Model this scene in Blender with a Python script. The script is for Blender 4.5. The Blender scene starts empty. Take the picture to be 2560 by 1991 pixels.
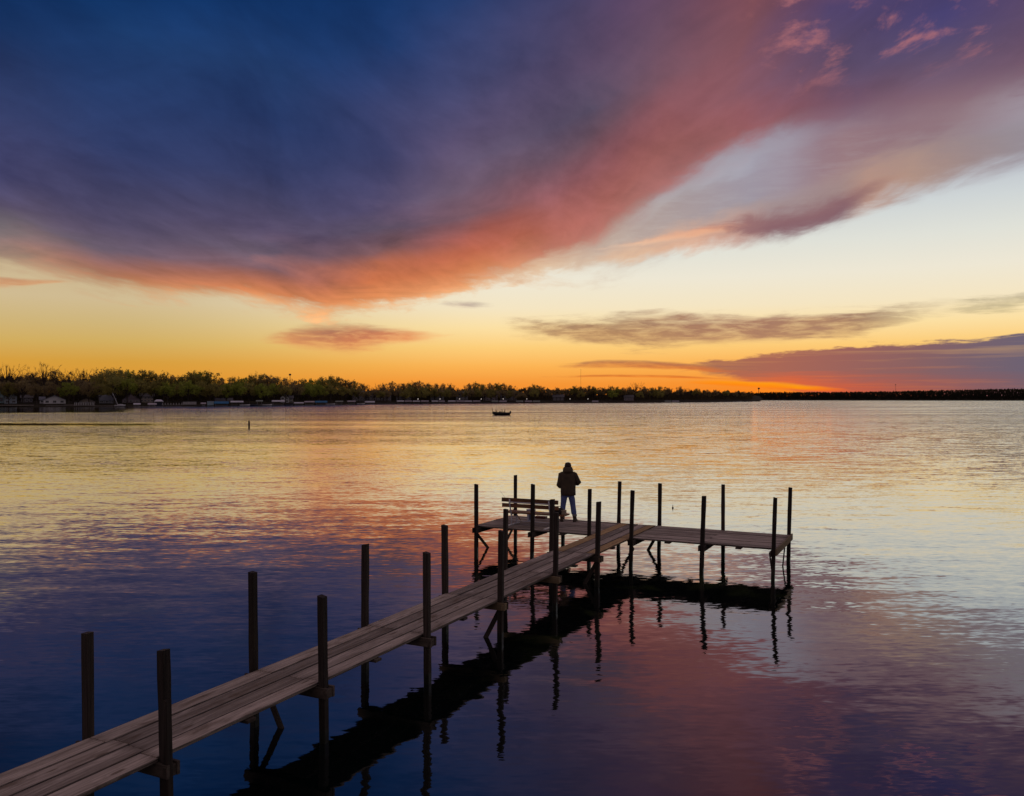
import bpy, bmesh, math, random
from mathutils import Vector, Matrix
import numpy as np

random.seed(11)
rng = np.random.default_rng(7)
SC = bpy.context.scene
COL = SC.collection

# ------------------------------------------------------------------ camera
F_PX = 2100.0            # focal length in pixels of a 2560 px wide frame
CAM_H = 4.43             # metres above the water
HOR_Y = 997.0            # row of the horizon in a 2560x1991 frame
DECK_Z = 0.765           # top of the planks above the water

cam_d = bpy.data.cameras.new('camera')
cam = bpy.data.objects.new('camera', cam_d)
COL.objects.link(cam)
cam_d.sensor_width = 36.0
cam_d.lens = F_PX / 2560.0 * 36.0
cam_d.shift_y = (HOR_Y - 995.5) / 2560.0
cam_d.clip_start = 0.1
cam_d.clip_end = 30000.0
cam.location = (0, 0, CAM_H)
cam.rotation_euler = (math.radians(90), 0, 0)
SC.camera = cam

SC.view_settings.view_transform = 'Standard'
SC.view_settings.look = 'None'
SC.view_settings.gamma = 1.0
SC.view_settings.exposure = 0.0
SC.view_settings.use_curve_mapping = False
SC.cycles.caustics_reflective = False
SC.cycles.caustics_refractive = False


def lin(c):
    out = []
    for v in c[:3]:
        v = v / 255.0
        out.append(v / 12.92 if v <= 0.04045 else ((v + 0.055) / 1.055) ** 2.4)
    return tuple(out)


# ------------------------------------------------------------------ node helpers
class NT:
    def __init__(s, tree):
        s.t = tree

    def new(s, kind, **kw):
        n = s.t.nodes.new(kind)
        for k, v in kw.items():
            setattr(n, k, v)
        return n

    def put(s, sock, v):
        if v is None:
            return
        if hasattr(v, 'is_output'):
            s.t.links.new(v, sock)
        else:
            if sock.type == 'RGBA' and not isinstance(v, (int, float)) and len(v) == 3:
                v = tuple(v) + (1.0,)
            sock.default_value = v

    def m(s, op, a, b=None, c=None, clamp=False):
        n = s.new('ShaderNodeMath', operation=op)
        n.use_clamp = clamp
        s.put(n.inputs[0], a); s.put(n.inputs[1], b)
        if c is not None:
            s.put(n.inputs[2], c)
        return n.outputs[0]

    def add(s, a, b): return s.m('ADD', a, b)
    def sub(s, a, b): return s.m('SUBTRACT', a, b)
    def mul(s, a, b): return s.m('MULTIPLY', a, b)
    def div(s, a, b): return s.m('DIVIDE', a, b)

    def mr(s, x, a, b, c=0.0, d=1.0, smooth=False):
        n = s.new('ShaderNodeMapRange')
        n.interpolation_type = 'SMOOTHSTEP' if smooth else 'LINEAR'
        n.clamp = True
        for i, v in enumerate((x, a, b, c, d)):
            s.put(n.inputs[i], v)
        return n.outputs[0]

    def mix(s, f, a, b, kind='RGBA', blend='MIX'):
        n = s.new('ShaderNodeMix', data_type=kind)
        if kind == 'RGBA':
            n.blend_type = blend
            s.put(n.inputs[0], f); s.put(n.inputs[6], a); s.put(n.inputs[7], b)
            return n.outputs[2]
        s.put(n.inputs[0], f); s.put(n.inputs[2], a); s.put(n.inputs[3], b)
        return n.outputs[0]

    def ramp(s, x, stops, interp='LINEAR', srgb=True):
        n = s.new('ShaderNodeValToRGB')
        cr = n.color_ramp
        cr.interpolation = interp
        stops = sorted(stops, key=lambda q: q[0])
        while len(cr.elements) < len(stops):
            cr.elements.new(0.5)
        for e, (p, c) in zip(cr.elements, stops):
            e.position = min(max(p, 0.0), 1.0)
        for e, (p, c) in zip(cr.elements, stops):
            if isinstance(c, (int, float)):
                e.color = (c, c, c, 1)
            else:
                e.color = tuple(lin(c) if srgb else c) + (1,)
        s.put(n.inputs[0], x)
        return n.outputs[0]

    def noise(s, vec, scale, detail=2.0, rough=0.5, dist=0.0, out=0, dim='3D', w=None):
        n = s.new('ShaderNodeTexNoise', noise_dimensions=dim)
        s.put(n.inputs['Vector'], vec)
        n.inputs['Scale'].default_value = scale
        n.inputs['Detail'].default_value = detail
        n.inputs['Roughness'].default_value = rough
        n.inputs['Distortion'].default_value = dist
        if w is not None and dim == '4D':
            n.inputs['W'].default_value = w
        return n.outputs[out]

    def vec(s, x, y, z=0.0):
        n = s.new('ShaderNodeCombineXYZ')
        s.put(n.inputs[0], x); s.put(n.inputs[1], y); s.put(n.inputs[2], z)
        return n.outputs[0]

    def sep(s, v):
        n = s.new('ShaderNodeSeparateXYZ')
        s.put(n.inputs[0], v)
        return n.outputs

    def mapv(s, v, scale=(1, 1, 1), rot=(0, 0, 0), loc=(0, 0, 0)):
        n = s.new('ShaderNodeMapping')
        s.put(n.inputs['Vector'], v)
        n.inputs['Scale'].default_value = scale
        n.inputs['Rotation'].default_value = rot
        n.inputs['Location'].default_value = loc
        return n.outputs[0]


# ------------------------------------------------------------------ sky (dusk, sun just under the horizon)
def azel(x, y):
    """direction (azimuth, elevation in degrees) of a point of a 2184 px wide print of the scene"""
    p = (x - 1092.0) / 1791.6
    q = (850.6 - y) / 1791.6
    a = math.atan(p)
    return math.degrees(a), math.degrees(math.atan(q * math.cos(a)))


def build_sky():
    w = bpy.data.worlds.new('World')
    SC.world = w
    w.use_nodes = True
    t = w.node_tree
    t.nodes.clear()
    N = NT(t)
    tc = N.new('ShaderNodeTexCoord')
    D = tc.outputs['Generated']
    X, Y, Z = N.sep(D)
    az = N.mul(N.m('ARCTAN2', X, Y), 57.29578)
    el0 = N.mul(N.m('ARCSINE', Z), 57.29578)
    el0 = N.m('ABSOLUTE', el0)
    AZR = 40.0
    u = N.mr(az, -AZR, AZR)

    def acurve(pts, scale=40.0, dflt=None):
        st = []
        for (x, y) in pts:
            a, e = azel(x, y)
            st.append(((a + AZR) / (2 * AZR), e / scale))
        return N.mul(N.ramp(u, st, 'CARDINAL'), scale)

    def acol(pts, interp='LINEAR'):
        st = []
        for (x, c) in pts:
            a, _ = azel(x, 700)
            st.append(((a + AZR) / (2 * AZR), c))
        return N.ramp(u, st, interp)

    # cloud-plane coordinates: streaks converge on the horizon as they do under a real cloud sheet
    zz = N.add(N.m('ABSOLUTE', Z), 0.05)
    cp = N.vec(N.div(X, zz), N.div(Y, zz), 0.0)
    ns1 = N.noise(N.mapv(cp, (0.55, 0.22, 1), (0, 0, 0.30)), 1.0, 3.0, 0.5)          # broad
    ns2 = N.noise(N.mapv(cp, (2.3, 0.55, 1), (0, 0, 0.33), (3, 1, 0)), 1.0, 5.0, 0.55, 0.6)  # streaks
    ns3 = N.noise(N.mapv(cp, (7.0, 2.4, 1), (0, 0, 0.35), (7, 2, 0)), 1.0, 6.0, 0.6, 0.5)   # wisps
    nm = N.noise(N.mapv(cp, (1.5, 0.8, 1), (0, 0, -0.5), (11, 4, 0)), 1.0, 5.0, 0.58, 0.8)  # mottling
    bm = N.sub(nm, 0.5)
    b1 = N.sub(ns1, 0.5); b2 = N.sub(ns2, 0.5); b3 = N.sub(ns3, 0.5)
    # direction-space noise for low streaky clouds
    lowv = N.vec(N.mul(az, 0.16), N.mul(el0, 1.1), 0.0)
    nl = N.noise(lowv, 1.0, 6.0, 0.62, 0.4)
    nl2 = N.noise(N.mapv(lowv, (2.6, 2.2, 1), (0, 0, 0.05), (5, 3, 0)), 1.0, 5.0, 0.65, 0.3)
    bl = N.sub(nl, 0.5); bl2 = N.sub(nl2, 0.5)

    warp = N.add(N.mul(b1, 0.12), N.add(N.mul(b2, 0.08), N.mul(bm, 0.16)))
    el = N.mul(el0, N.add(1.0, warp))
    azw = N.add(az, N.add(N.mul(b1, 9.0), N.mul(bm, 9.0)))
    uw = N.mr(azw, -AZR, AZR)

    # clear sky, centre/right and left
    EL = 45.0
    e = N.div(el0, EL)

    def elr(st):
        return N.ramp(e, [(q / EL, c) for q, c in st])
    A = elr([(0.0, (244, 138, 44)), (1.0, (246, 150, 54)), (2.2, (252, 180, 84)), (3.5, (253, 206, 122)),
             (4.8, (252, 224, 164)), (6.1, (245, 229, 194)), (8, (238, 231, 212)), (10, (224, 225, 216)),
             (12, (207, 213, 214)), (14, (186, 192, 202)), (16, (168, 170, 182)), (19, (140, 142, 165)),
             (25, (80, 85, 130)), (45, (30, 45, 92))])
    B = elr([(0.0, (222, 146, 42)), (1.0, (222, 150, 46)), (2.3, (214, 158, 62)), (3.5, (210, 174, 96)),
             (4.8, (207, 181, 124)), (6.1, (208, 187, 146)), (8, (204, 183, 146)), (10, (168, 152, 140)),
             (14, (110, 110, 130)), (18, (66, 78, 115)), (25, (25, 50, 95)), (45, (14, 40, 90))])
    clear = N.mix(N.mr(az, -27, 0, smooth=True), B, A)
    # the sun is just below the horizon to the right: a low orange glow
    ga, _ = azel(1690, 830)
    gx = N.div(N.sub(az, ga), 8.0)
    gl = N.m('EXPONENT', N.mul(-1.0, N.add(N.mul(gx, gx), N.div(el0, 1.1))))
    clear = N.mix(N.mul(gl, 0.85), clear, lin((255, 128, 10)))

    # ---- high cloud sheet
    R = acurve([(-300, 520), (0, 535), (100, 556), (200, 590), (300, 608), (430, 622), (560, 636), (650, 658),
                (720, 661), (800, 654), (900, 643), (1000, 622), (1100, 598), (1200, 578), (1270, 545), (1340, 490),
                (1400, 442), (1500, 390), (1600, 338), (1700, 316), (1800, 312), (2000, 300), (2184, 284), (2400, 250)])
    d = N.sub(N.add(el, N.mul(b3, 0.2)), R)
    dn = N.div(d, 30.0)
    dpx = 0.032 / 30.0
    stations = [
        (0, 535, [(560, (168, 140, 118)), (545, (150, 126, 112)), (500, (122, 112, 116)), (450, (82, 74, 98)), (400, (63, 63, 100)),
                  (350, (60, 63, 102)), (250, (46, 58, 98)), (150, (25, 51, 96)), (50, (6, 47, 98)), (-200, (6, 40, 90))]),
        (300, 608, [(615, (208, 152, 108)), (598, (190, 124, 90)), (578, (158, 106, 92)), (548, (106, 90, 106)), (500, (86, 78, 105)),
                    (450, (72, 70, 102)), (400, (60, 65, 104)), (350, (50, 62, 105)), (250, (38, 58, 103)), (150, (27, 57, 104)),
                    (50, (10, 50, 102)), (-200, (6, 42, 95))]),
        (600, 645, [(650, (228, 168, 116)), (626, (208, 128, 84)), (605, (180, 110, 84)), (580, (130, 95, 100)), (550, (108, 92, 108)),
                    (500, (88, 78, 106)), (450, (72, 70, 102)), (400, (58, 65, 105)), (300, (44, 62, 108)), (200, (35, 60, 106)),
                    (100, (22, 54, 104)), (0, (12, 47, 97)), (-200, (8, 42, 95))]),
        (800, 654, [(655, (236, 172, 116)), (635, (222, 140, 88)), (598, (204, 116, 76)), (565, (188, 110, 82)), (542, (132, 93, 95)),
                    (500, (96, 82, 102)), (450, (76, 70, 102)), (350, (62, 66, 106)), (250, (52, 61, 103)), (150, (32, 58, 107)),
                    (50, (20, 51, 100)), (-200, (12, 45, 96))]),
        (1000, 622, [(622, (240, 186, 134)), (598, (226, 150, 102)), (570, (203, 122, 82)), (540, (186, 102, 76)), (505, (166, 93, 82)),
                     (465, (120, 86, 95)), (400, (96, 80, 100)), (300, (82, 73, 104)), (200, (66, 69, 108)), (120, (56, 66, 110)),
                     (50, (36, 56, 102)), (0, (30, 52, 98)), (-200, (14, 45, 96))]),
        (1200, 578, [(590, (240, 200, 155)), (560, (200, 145, 118)), (525, (178, 112, 95)), (490, (176, 104, 92)), (450, (160, 96, 92)),
                     (410, (146, 92, 98)), (350, (116, 88, 102)), (300, (96, 84, 107)), (200, (90, 75, 103)), (100, (78, 69, 102)),
                     (0, (58, 62, 103)), (-200, (20, 48, 98))]),
        (1400, 442, [(455, (186, 165, 158)), (430, (166, 134, 134)), (400, (168, 110, 105)), (350, (160, 99, 96)), (300, (152, 93, 96)),
                     (250, (140, 89, 97)), (200, (116, 82, 96)), (100, (104, 76, 97)), (0, (96, 69, 97)), (-200, (40, 50, 96))]),
        (1600, 338, [(350, (166, 160, 170)), (322, (158, 124, 132)), (285, (154, 95, 99)), (250, (146, 90, 97)), (200, (131, 85, 95)),
                     (100, (121, 78, 88)), (0, (126, 74, 84)), (-200, (70, 56, 95))]),
        (1800, 300, [(320, (156, 138, 146)), (280, (128, 106, 124)), (225, (116, 85, 105)), (150, (90, 75, 105)), (100, (86, 72, 107)),
                     (50, (80, 66, 105)), (0, (112, 75, 98)), (-200, (60, 55, 98))]),
        (2000, 268, [(285, (146, 138, 146)), (250, (134, 114, 125)), (200, (125, 95, 109)), (150, (106, 86, 110)), (100, (86, 75, 111)),
                     (50, (71, 65, 112)), (0, (75, 65, 106)), (-200, (50, 52, 100))]),
        (2184, 238, [(260, (150, 148, 158)), (225, (135, 115, 125)), (175, (125, 95, 108)), (100, (106, 82, 105)), (50, (92, 74, 105)),
                     (0, (86, 70, 105)), (-200, (46, 52, 98))]),
    ]
    cl = None; pa = None
    for (x, r, cols) in stations:
        rm = N.ramp(N.add(dn, 0.04), [(0.04 + (r - y) * dpx, c) for y, c in cols])
        a = azel(x, r)[0]
        if cl is None:
            cl = rm
        else:
            cl = N.mix(N.mr(azw, pa, a), cl, rm)
        pa = a
    # soft streaks running along the edge of the sheet
    en = N.noise(N.vec(N.mul(az, 0.13), N.mul(d, 0.75), 3.0), 1.0, 4.0, 0.55, 0.5)
    be = N.sub(en, 0.5)
    # streak relief inside the sheet
    lum = N.add(1.0, N.add(N.add(N.mul(b2, 0.38), N.mul(b3, 0.42)), N.add(N.mul(be, 0.16), N.mul(bm, 1.35))))
    cl = N.mix(1.0, cl, N.vec(lum, N.add(0.04, N.mul(lum, 0.96)), N.add(0.15, N.mul(lum, 0.85))), blend='MULTIPLY')
    soft_lo = N.mr(az, -32, -8, -1.5, -0.55)
    dal = N.add(d, N.add(N.add(N.mul(b2, 0.9), N.mul(b3, 1.3)), N.add(N.mul(be, 1.8), N.mul(bm, 1.6))))
    alpha = N.mr(dal, soft_lo, N.mr(az, 4, 16, 0.45, 1.9), smooth=True)
    sky = N.mix(alpha, clear, cl)

    # broken pink scraps high on the right
    scraps = N.noise(N.mapv(cp, (5.2, 3.4, 1), (0, 0, 0.75), (4.3, 9.6, 0)), 1.0, 6.0, 0.62, 0.3)
    sm = N.mul(N.mr(scraps, 0.50, 0.66, smooth=True), N.mul(N.mr(az, 14, 19, smooth=True), N.mr(el0, 18.0, 21.5, smooth=True)))
    sm = N.mul(sm, N.mr(az, 45, 33, smooth=True))
    sky = N.mix(N.mul(sm, 0.62), sky, lin((198, 122, 120)))

    # a cloud defined by its centre line, half thickness and colour along the azimuth
    def band(sky, centre, thick, col_top, col_bot, x0, x1, fade, noise_amp, edge=0.5, op=1.0, nz=None, tex=1.0):
        c = acurve(centre)
        th = N.mul(acurve([(x, 850.6 - tt) for x, tt in thick]), 1.0)
        nz = N.mul(bl, noise_amp) if nz is None else nz
        q = N.div(N.add(N.sub(el0, c), nz), N.m('MAXIMUM', th, 0.05))        # -1 bottom .. 1 top
        r = N.m('ABSOLUTE', q)
        k = N.mr(r, 1.0, 1.0 - edge, smooth=True)
        a0, a1 = azel(x0, 600)[0], azel(x1, 600)[0]
        fa = azel(x0 + fade, 600)[0] - a0
        azn = N.add(az, N.mul(bl2, fa * 1.4))
        k = N.mul(k, N.mul(N.mr(azn, a0, a0 + fa, smooth=True), N.mr(azn, a1, a1 - fa, smooth=True)))
        k = N.mul(N.mul(k, op), N.mr(bl2, -0.22, 0.05, 1.0 - 0.45 * tex, 1.0))
        colr = N.mix(N.mr(N.add(q, N.mul(bl2, 2.0 * tex)), -0.9, 0.9), acol(col_bot), acol(col_top))
        return N.mix(k, sky, colr)

    # thin lavender veil between the sheet and its arm
    wv = N.add(N.mul(b2, 1.2), N.add(N.mul(be, 0.8), N.add(N.mul(bm, 3.6), N.mul(b3, 1.4))))
    sky = band(sky, [(1000, 600), (1150, 572), (1300, 530), (1450, 470), (1600, 405), (1700, 372), (1800, 345), (2000, 295), (2300, 235)],
               [(1000, 24), (1150, 40), (1300, 72), (1450, 104), (1600, 114), (1700, 122), (1800, 130), (2000, 126), (2300, 118)],
               [(1150, (205, 165, 140)), (1300, (176, 152, 144)), (1450, (160, 146, 150)), (1600, (158, 152, 168)), (1680, (156, 146, 162)), (1760, (140, 112, 128)), (1900, (136, 106, 120)), (2050, (142, 114, 124)), (2184, (150, 132, 144))],
               [(1150, (236, 205, 170)), (1300, (215, 196, 176)), (1450, (180, 164, 160)), (1600, (158, 146, 152)), (1700, (160, 138, 142)), (1800, (168, 136, 132)), (2000, (152, 126, 130)), (2184, (168, 164, 174))],
               950, 2500, 260, 0.0, 0.75, 1.0, wv, 0.25)
    # arm of cloud reaching down from the sheet on the right
    cw = N.add(N.mul(b2, 1.0), N.add(N.mul(b3, 1.4), N.add(N.mul(bm, 2.6), N.mul(bl, 0.5))))
    sky = band(sky, [(1200, 560), (1350, 535), (1500, 505), (1600, 478), (1700, 452), (1800, 425), (1900, 378), (2000, 345), (2100, 315), (2300, 270)],
               [(1200, 26), (1450, 44), (1600, 58), (1700, 64), (1800, 70), (1900, 64), (2000, 64), (2100, 60), (2300, 56)],
               [(1350, (190, 165, 155)), (1550, (172, 155, 152)), (1700, (168, 150, 150)), (1850, (172, 146, 138)), (2000, (150, 132, 138)), (2150, (150, 140, 150))],
               [(1350, (240, 196, 156)), (1480, (238, 178, 140)), (1570, (205, 150, 130)), (1650, (138, 98, 104)), (1790, (130, 96, 106)), (1850, (190, 142, 120)), (1950, (186, 150, 128)), (2080, (158, 136, 132)), (2184, (150, 140, 146))],
               1230, 2420, 120, 0.0, 0.8, 1.0, cw, 0.5)
    lw = N.add(N.mul(b2, 0.9), N.add(N.mul(b3, 1.1), N.add(N.mul(bm, 1.6), N.mul(bl, 0.6))))
    sky = band(sky, [(1300, 528), (1400, 513), (1480, 500), (1580, 482), (1660, 470)], [(1300, 5), (1400, 9), (1480, 13), (1580, 11), (1660, 5)],
               [(1300, (226, 184, 156)), (1500, (214, 152, 128)), (1660, (180, 130, 120))], [(1300, (246, 208, 176)), (1500, (246, 184, 142)), (1660, (210, 150, 130))], 1260, 1700, 140, 0.0, 0.95, 0.9, N.mul(lw, 0.6), 0.2)
    sky = band(sky, [(1480, 492), (1580, 482), (1680, 470), (1760, 455), (1830, 426), (1880, 400), (1950, 380)], [(1480, 8), (1580, 20), (1680, 34), (1760, 34), (1830, 26), (1880, 18), (1950, 10)],
               [(1500, (170, 130, 124)), (1650, (146, 108, 112)), (1800, (146, 106, 108)), (1920, (176, 138, 124))], [(1500, (176, 126, 118)), (1640, (132, 92, 100)), (1800, (126, 92, 104)), (1920, (178, 138, 122))],
               1470, 1960, 130, 0.0, 0.85, 0.95, lw, 0.2)
    # small orange-bottomed cloud on the left
    sky = band(sky, [(500, 722), (700, 720), (900, 718), (1000, 716)], [(540, 8), (640, 30), (740, 36), (830, 26), (930, 14), (1000, 6)],
               [(600, (205, 145, 100)), (700, (158, 110, 92)), (800, (178, 116, 92)), (920, (238, 162, 105))],
               [(600, (232, 158, 94)), (740, (232, 140, 84)), (850, (240, 148, 90)), (940, (248, 178, 112))],
               535, 965, 110, 1.3, 0.8)
    # left-edge wisps
    sky = band(sky, [(-300, 592), (0, 602), (60, 603), (160, 600)], [(-300, 20), (0, 16), (80, 10), (160, 5)],
               [(-300, (170, 120, 100)), (150, (200, 145, 105))], [(-300, (205, 130, 90)), (150, (222, 165, 115))], -700, 170, 100, 0.9, 0.8, 0.9)
    sky = band(sky, [(900, 646), (1000, 648), (1080, 652)], [(900, 6), (1000, 9), (1080, 6)],
               [(950, (160, 145, 140)), (1050, (165, 150, 142))], [(950, (210, 180, 160)), (1050, (200, 180, 160))], 930, 1060, 60, 0.6, 0.9, 0.8)
    # long streaky cloud above the glow
    sky = band(sky, [(1000, 692), (1150, 702), (1300, 706), (1500, 706), (1700, 698), (1850, 684), (2000, 664), (2100, 655)],
               [(1000, 14), (1150, 30), (1300, 40), (1500, 44), (1700, 38), (1850, 30), (2000, 24), (2100, 14)],
               [(1100, (160, 128, 104)), (1300, (142, 106, 90)), (1550, (150, 100, 92)), (1750, (142, 98, 94)), (2000, (118, 98, 90))],
               [(1100, (222, 175, 115)), (1300, (200, 150, 98)), (1600, (196, 146, 102)), (1800, (206, 160, 108)), (2000, (170, 150, 120))],
               1060, 2040, 170, 2.6, 0.75, 0.95)
    sky = band(sky, [(1900, 655), (2050, 652), (2184, 640), (2500, 620)], [(1900, 8), (2050, 16), (2184, 18), (2500, 16)],
               [(1900, (140, 128, 108)), (2184, (150, 140, 120))], [(1900, (190, 170, 120)), (2184, (190, 176, 130))], 1980, 2700, 160, 2.4, 0.8, 0.6)
    # low bank on the right, over the glow
    top = acurve([(1380, 800), (1440, 784), (1480, 772), (1560, 765), (1650, 753), (1750, 742), (1850, 736), (2000, 727), (2100, 722), (2184, 712), (2600, 690)])
    tq = N.sub(N.add(top, N.add(N.mul(bl, 0.9), N.mul(bl2, 1.1))), el0)
    a0 = azel(1440, 780)[0]
    azn = N.add(az, N.add(N.mul(bl, 4.0), N.mul(bl2, 5.0)))
    k = N.mul(N.mr(tq, -0.06, 0.22, smooth=True), N.mr(N.sub(azn, N.mul(N.mr(el0, 0.3, 2.0, 1.0, 0.0), 7.0)), a0, a0 + 2.6, smooth=True))
    nb_ = N.noise(N.vec(N.mul(az, 0.09), N.mul(el0, 2.6), 7.0), 1.0, 5.0, 0.6, 0.3)
    k = N.mul(k, N.mr(nb_, 0.30, 0.48, 0.80, 1.0))
    lowc = acol([(1400, (240, 120, 30)), (1550, (238, 108, 38)), (1700, (240, 98, 38)), (1800, (214, 92, 56)), (1900, (184, 92, 72)), (2050, (152, 92, 88)), (2184, (128, 94, 99))])
    hic = acol([(1400, (190, 122, 80)), (1500, (166, 108, 84)), (1650, (170, 104, 86)), (1800, (156, 100, 92)), (1950, (138, 98, 98)), (2080, (120, 98, 108)), (2184, (110, 98, 114))])
    bank = N.mix(N.mr(N.add(el0, N.add(N.mul(bl, 1.6), N.mul(N.sub(nb_, 0.5), 2.0))), 0.25, 1.9), lowc, hic)
    sky = N.mix(k, sky, bank)
    # thin bars before it and glowing slits under it
    sky = band(sky, [(1150, 782), (1250, 779), (1350, 776), (1480, 784), (1560, 790)], [(1150, 4), (1250, 9), (1350, 11), (1480, 9), (1560, 4)],
               [(1200, (180, 122, 82)), (1400, (168, 112, 82))], [(1200, (225, 140, 66)), (1450, (228, 118, 48))], 1180, 1600, 80, 0.55, 0.7, 0.95)
    sky = band(sky, [(1150, 805), (1300, 803), (1450, 804), (1560, 808)], [(1150, 2.5), (1300, 4), (1450, 4), (1560, 2)],
               [(1200, (205, 122, 60)), (1400, (205, 112, 52))], [(1200, (240, 140, 50)), (1450, (240, 118, 34))], 1150, 1580, 120, 0.25, 0.8, 0.9)
    sky = band(sky, [(1450, 815), (1600, 820), (1700, 826), (1800, 832), (1850, 836)], [(1450, 4), (1600, 9), (1700, 9), (1800, 6), (1850, 3)],
               [(1450, (255, 146, 24)), (1700, (255, 176, 22)), (1800, (255, 120, 20))], [(1450, (255, 130, 15)), (1700, (255, 118, 8)), (1800, (250, 90, 20))], 1420, 1860, 130, 0.35, 0.8, 1.0, None, 0.5)

    # away from the sunset and overhead: unseen mauve sky, brightened to light the deck
    east = N.ramp(N.div(el0, 90.0), [(0.0, (112, 102, 110)), (0.08, (114, 103, 112)), (0.2, (120, 106, 114)), (0.45, (132, 114, 118)), (1.0, (142, 122, 122))])
    sd_ = N.m('ABSOLUTE', N.sub(N.m('WRAP', N.sub(az, 18.0), 180.0, -180.0), 0.0))
    eastf = N.mr(sd_, 52, 125, smooth=True)
    zen = N.mr(el0, 30, 60, smooth=True)
    sky = N.mix(N.m('MAXIMUM', eastf, zen), sky, east)

    bg = N.new('ShaderNodeBackground')
    N.put(bg.inputs[0], sky)
    bg.inputs[1].default_value = 1.0
    out = N.new('ShaderNodeOutputWorld')
    t.links.new(bg.outputs[0], out.inputs[0])
    w.cycles.sampling_method = 'MANUAL'
    w.cycles.sample_map_resolution = 512


build_sky()
# ------------------------------------------------------------------ mesh helpers
class MB:
    """collects shapes; build() links them as ONE mesh object"""
    def __init__(s):
        s.v = []; s.f = []; s.mi = []

    def quad(s, a, b, c, d, mi=0):
        n = len(s.v)
        s.v += [tuple(a), tuple(b), tuple(c), tuple(d)]
        s.f.append((n, n + 1, n + 2, n + 3)); s.mi.append(mi)

    def tri(s, a, b, c, mi=0):
        n = len(s.v)
        s.v += [tuple(a), tuple(b), tuple(c)]
        s.f.append((n, n + 1, n + 2)); s.mi.append(mi)

    def poly(s, pts, mi=0):
        n = len(s.v)
        s.v += [tuple(p) for p in pts]
        s.f.append(tuple(range(n, n + len(pts)))); s.mi.append(mi)

    def ring_skin(s, rings, cap=True, mi=0):
        """rings: lists of equally many points, joined in order"""
        base = len(s.v); k = len(rings[0])
        for r in rings:
            s.v += [tuple(p) for p in r]
        for i in range(len(rings) - 1):
            for j in range(k):
                a = base + i * k + j; b = base + i * k + (j + 1) % k
                s.f.append((a, b, b + k, a + k)); s.mi.append(mi)
        if cap:
            s.f.append(tuple(base + j for j in reversed(range(k)))); s.mi.append(mi)
            m = base + (len(rings) - 1) * k
            s.f.append(tuple(m + j for j in range(k))); s.mi.append(mi)

    def tube(s, pts, radii, sides=6, cap=True, mi=0):
        pts = [Vector(p) for p in pts]
        if isinstance(radii, (int, float)):
            radii = [radii] * len(pts)
        rings = []; prev = None
        for i, p in enumerate(pts):
            d = (pts[min(i + 1, len(pts) - 1)] - pts[max(i - 1, 0)])
            if d.length < 1e-9:
                d = Vector((0, 0, 1))
            d.normalize()
            if prev is None:
                ref = Vector((0, 0, 1)) if abs(d.z) < 0.9 else Vector((1, 0, 0))
                a = d.cross(ref).normalized()
            else:
                a = (prev - d * prev.dot(d)).normalized()
            prev = a
            b = d.cross(a)
            rings.append([p + (a * math.cos(2 * math.pi * j / sides) + b * math.sin(2 * math.pi * j / sides)) * radii[i] for j in range(sides)])
        s.ring_skin(rings, cap, mi)

    def box(s, c, size, rot=None, bev=0.0, mi=0):
        hx, hy, hz = size[0] / 2, size[1] / 2, size[2] / 2
        c = Vector(c)
        M = rot if rot is not None else Matrix.Identity(3)
        if bev <= 0:
            P = [c + M @ Vector((sx * hx, sy * hy, sz * hz)) for sz in (-1, 1) for sx, sy in ((-1, -1), (1, -1), (1, 1), (-1, 1))]
            n = len(s.v); s.v += [tuple(p) for p in P]
            for f in ((3, 2, 1, 0), (4, 5, 6, 7), (0, 1, 5, 4), (1, 2, 6, 5), (2, 3, 7, 6), (3, 0, 4, 7)):
                s.f.append(tuple(n + i for i in f)); s.mi.append(mi)
        else:
            b = bev
            def ring(z, ins):
                x, y = hx - ins, hy - ins; k = b * 0.6 if ins == 0 else b * 0.3
                return [c + M @ Vector(q + (z,)) for q in ((-x + k, -y), (x - k, -y), (x, -y + k), (x, y - k), (x - k, y), (-x + k, y), (-x, y - k), (-x, -y + k))]
            s.ring_skin([ring(-hz, b), ring(-hz + b, 0), ring(hz - b, 0), ring(hz, b)], True, mi)

    def lathe(s, c, prof, sides=14, axis=None, mi=0):
        c = Vector(c)
        rings = []
        for (r, z) in prof:
            rings.append([c + Vector((r * math.cos(2 * math.pi * j / sides), r * math.sin(2 * math.pi * j / sides), z)) for j in range(sides)])
        s.ring_skin(rings, True, mi)

    def mesh(s, name, mats, smooth=False):
        me = bpy.data.meshes.new(name)
        me.from_pydata(s.v, [], s.f)
        if not isinstance(mats, (list, tuple)):
            mats = [mats]
        for m in mats:
            me.materials.append(m)
        if len(mats) > 1:
            me.polygons.foreach_set('material_index', s.mi)
        if smooth:
            me.polygons.foreach_set('use_smooth', [True] * len(me.polygons))
        me.update()
        return me

    def build(s, name, mats, parent=None, smooth=False, kind=None):
        return put(name, s.mesh(name, mats, smooth), parent, kind)


def put(name, me, parent=None, kind=None):
    o = bpy.data.objects.new(name, me)
    COL.objects.link(o)
    if parent is not None:
        o.parent = parent
    if kind:
        o['kind'] = kind
    return o


def thing(name, label, cat, loc=(0, 0, 0), rz=0.0, group=None):
    o = bpy.data.objects.new(name, None)
    COL.objects.link(o)
    o.empty_display_size = 0.3
    o.location = loc
    o.rotation_euler = (0, 0, rz)
    return tag(o, label, cat, group)


def tag(o, label, cat, group=None):
    o['label'] = label; o['category'] = cat
    if group:
        o['group'] = group
    return o


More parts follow.
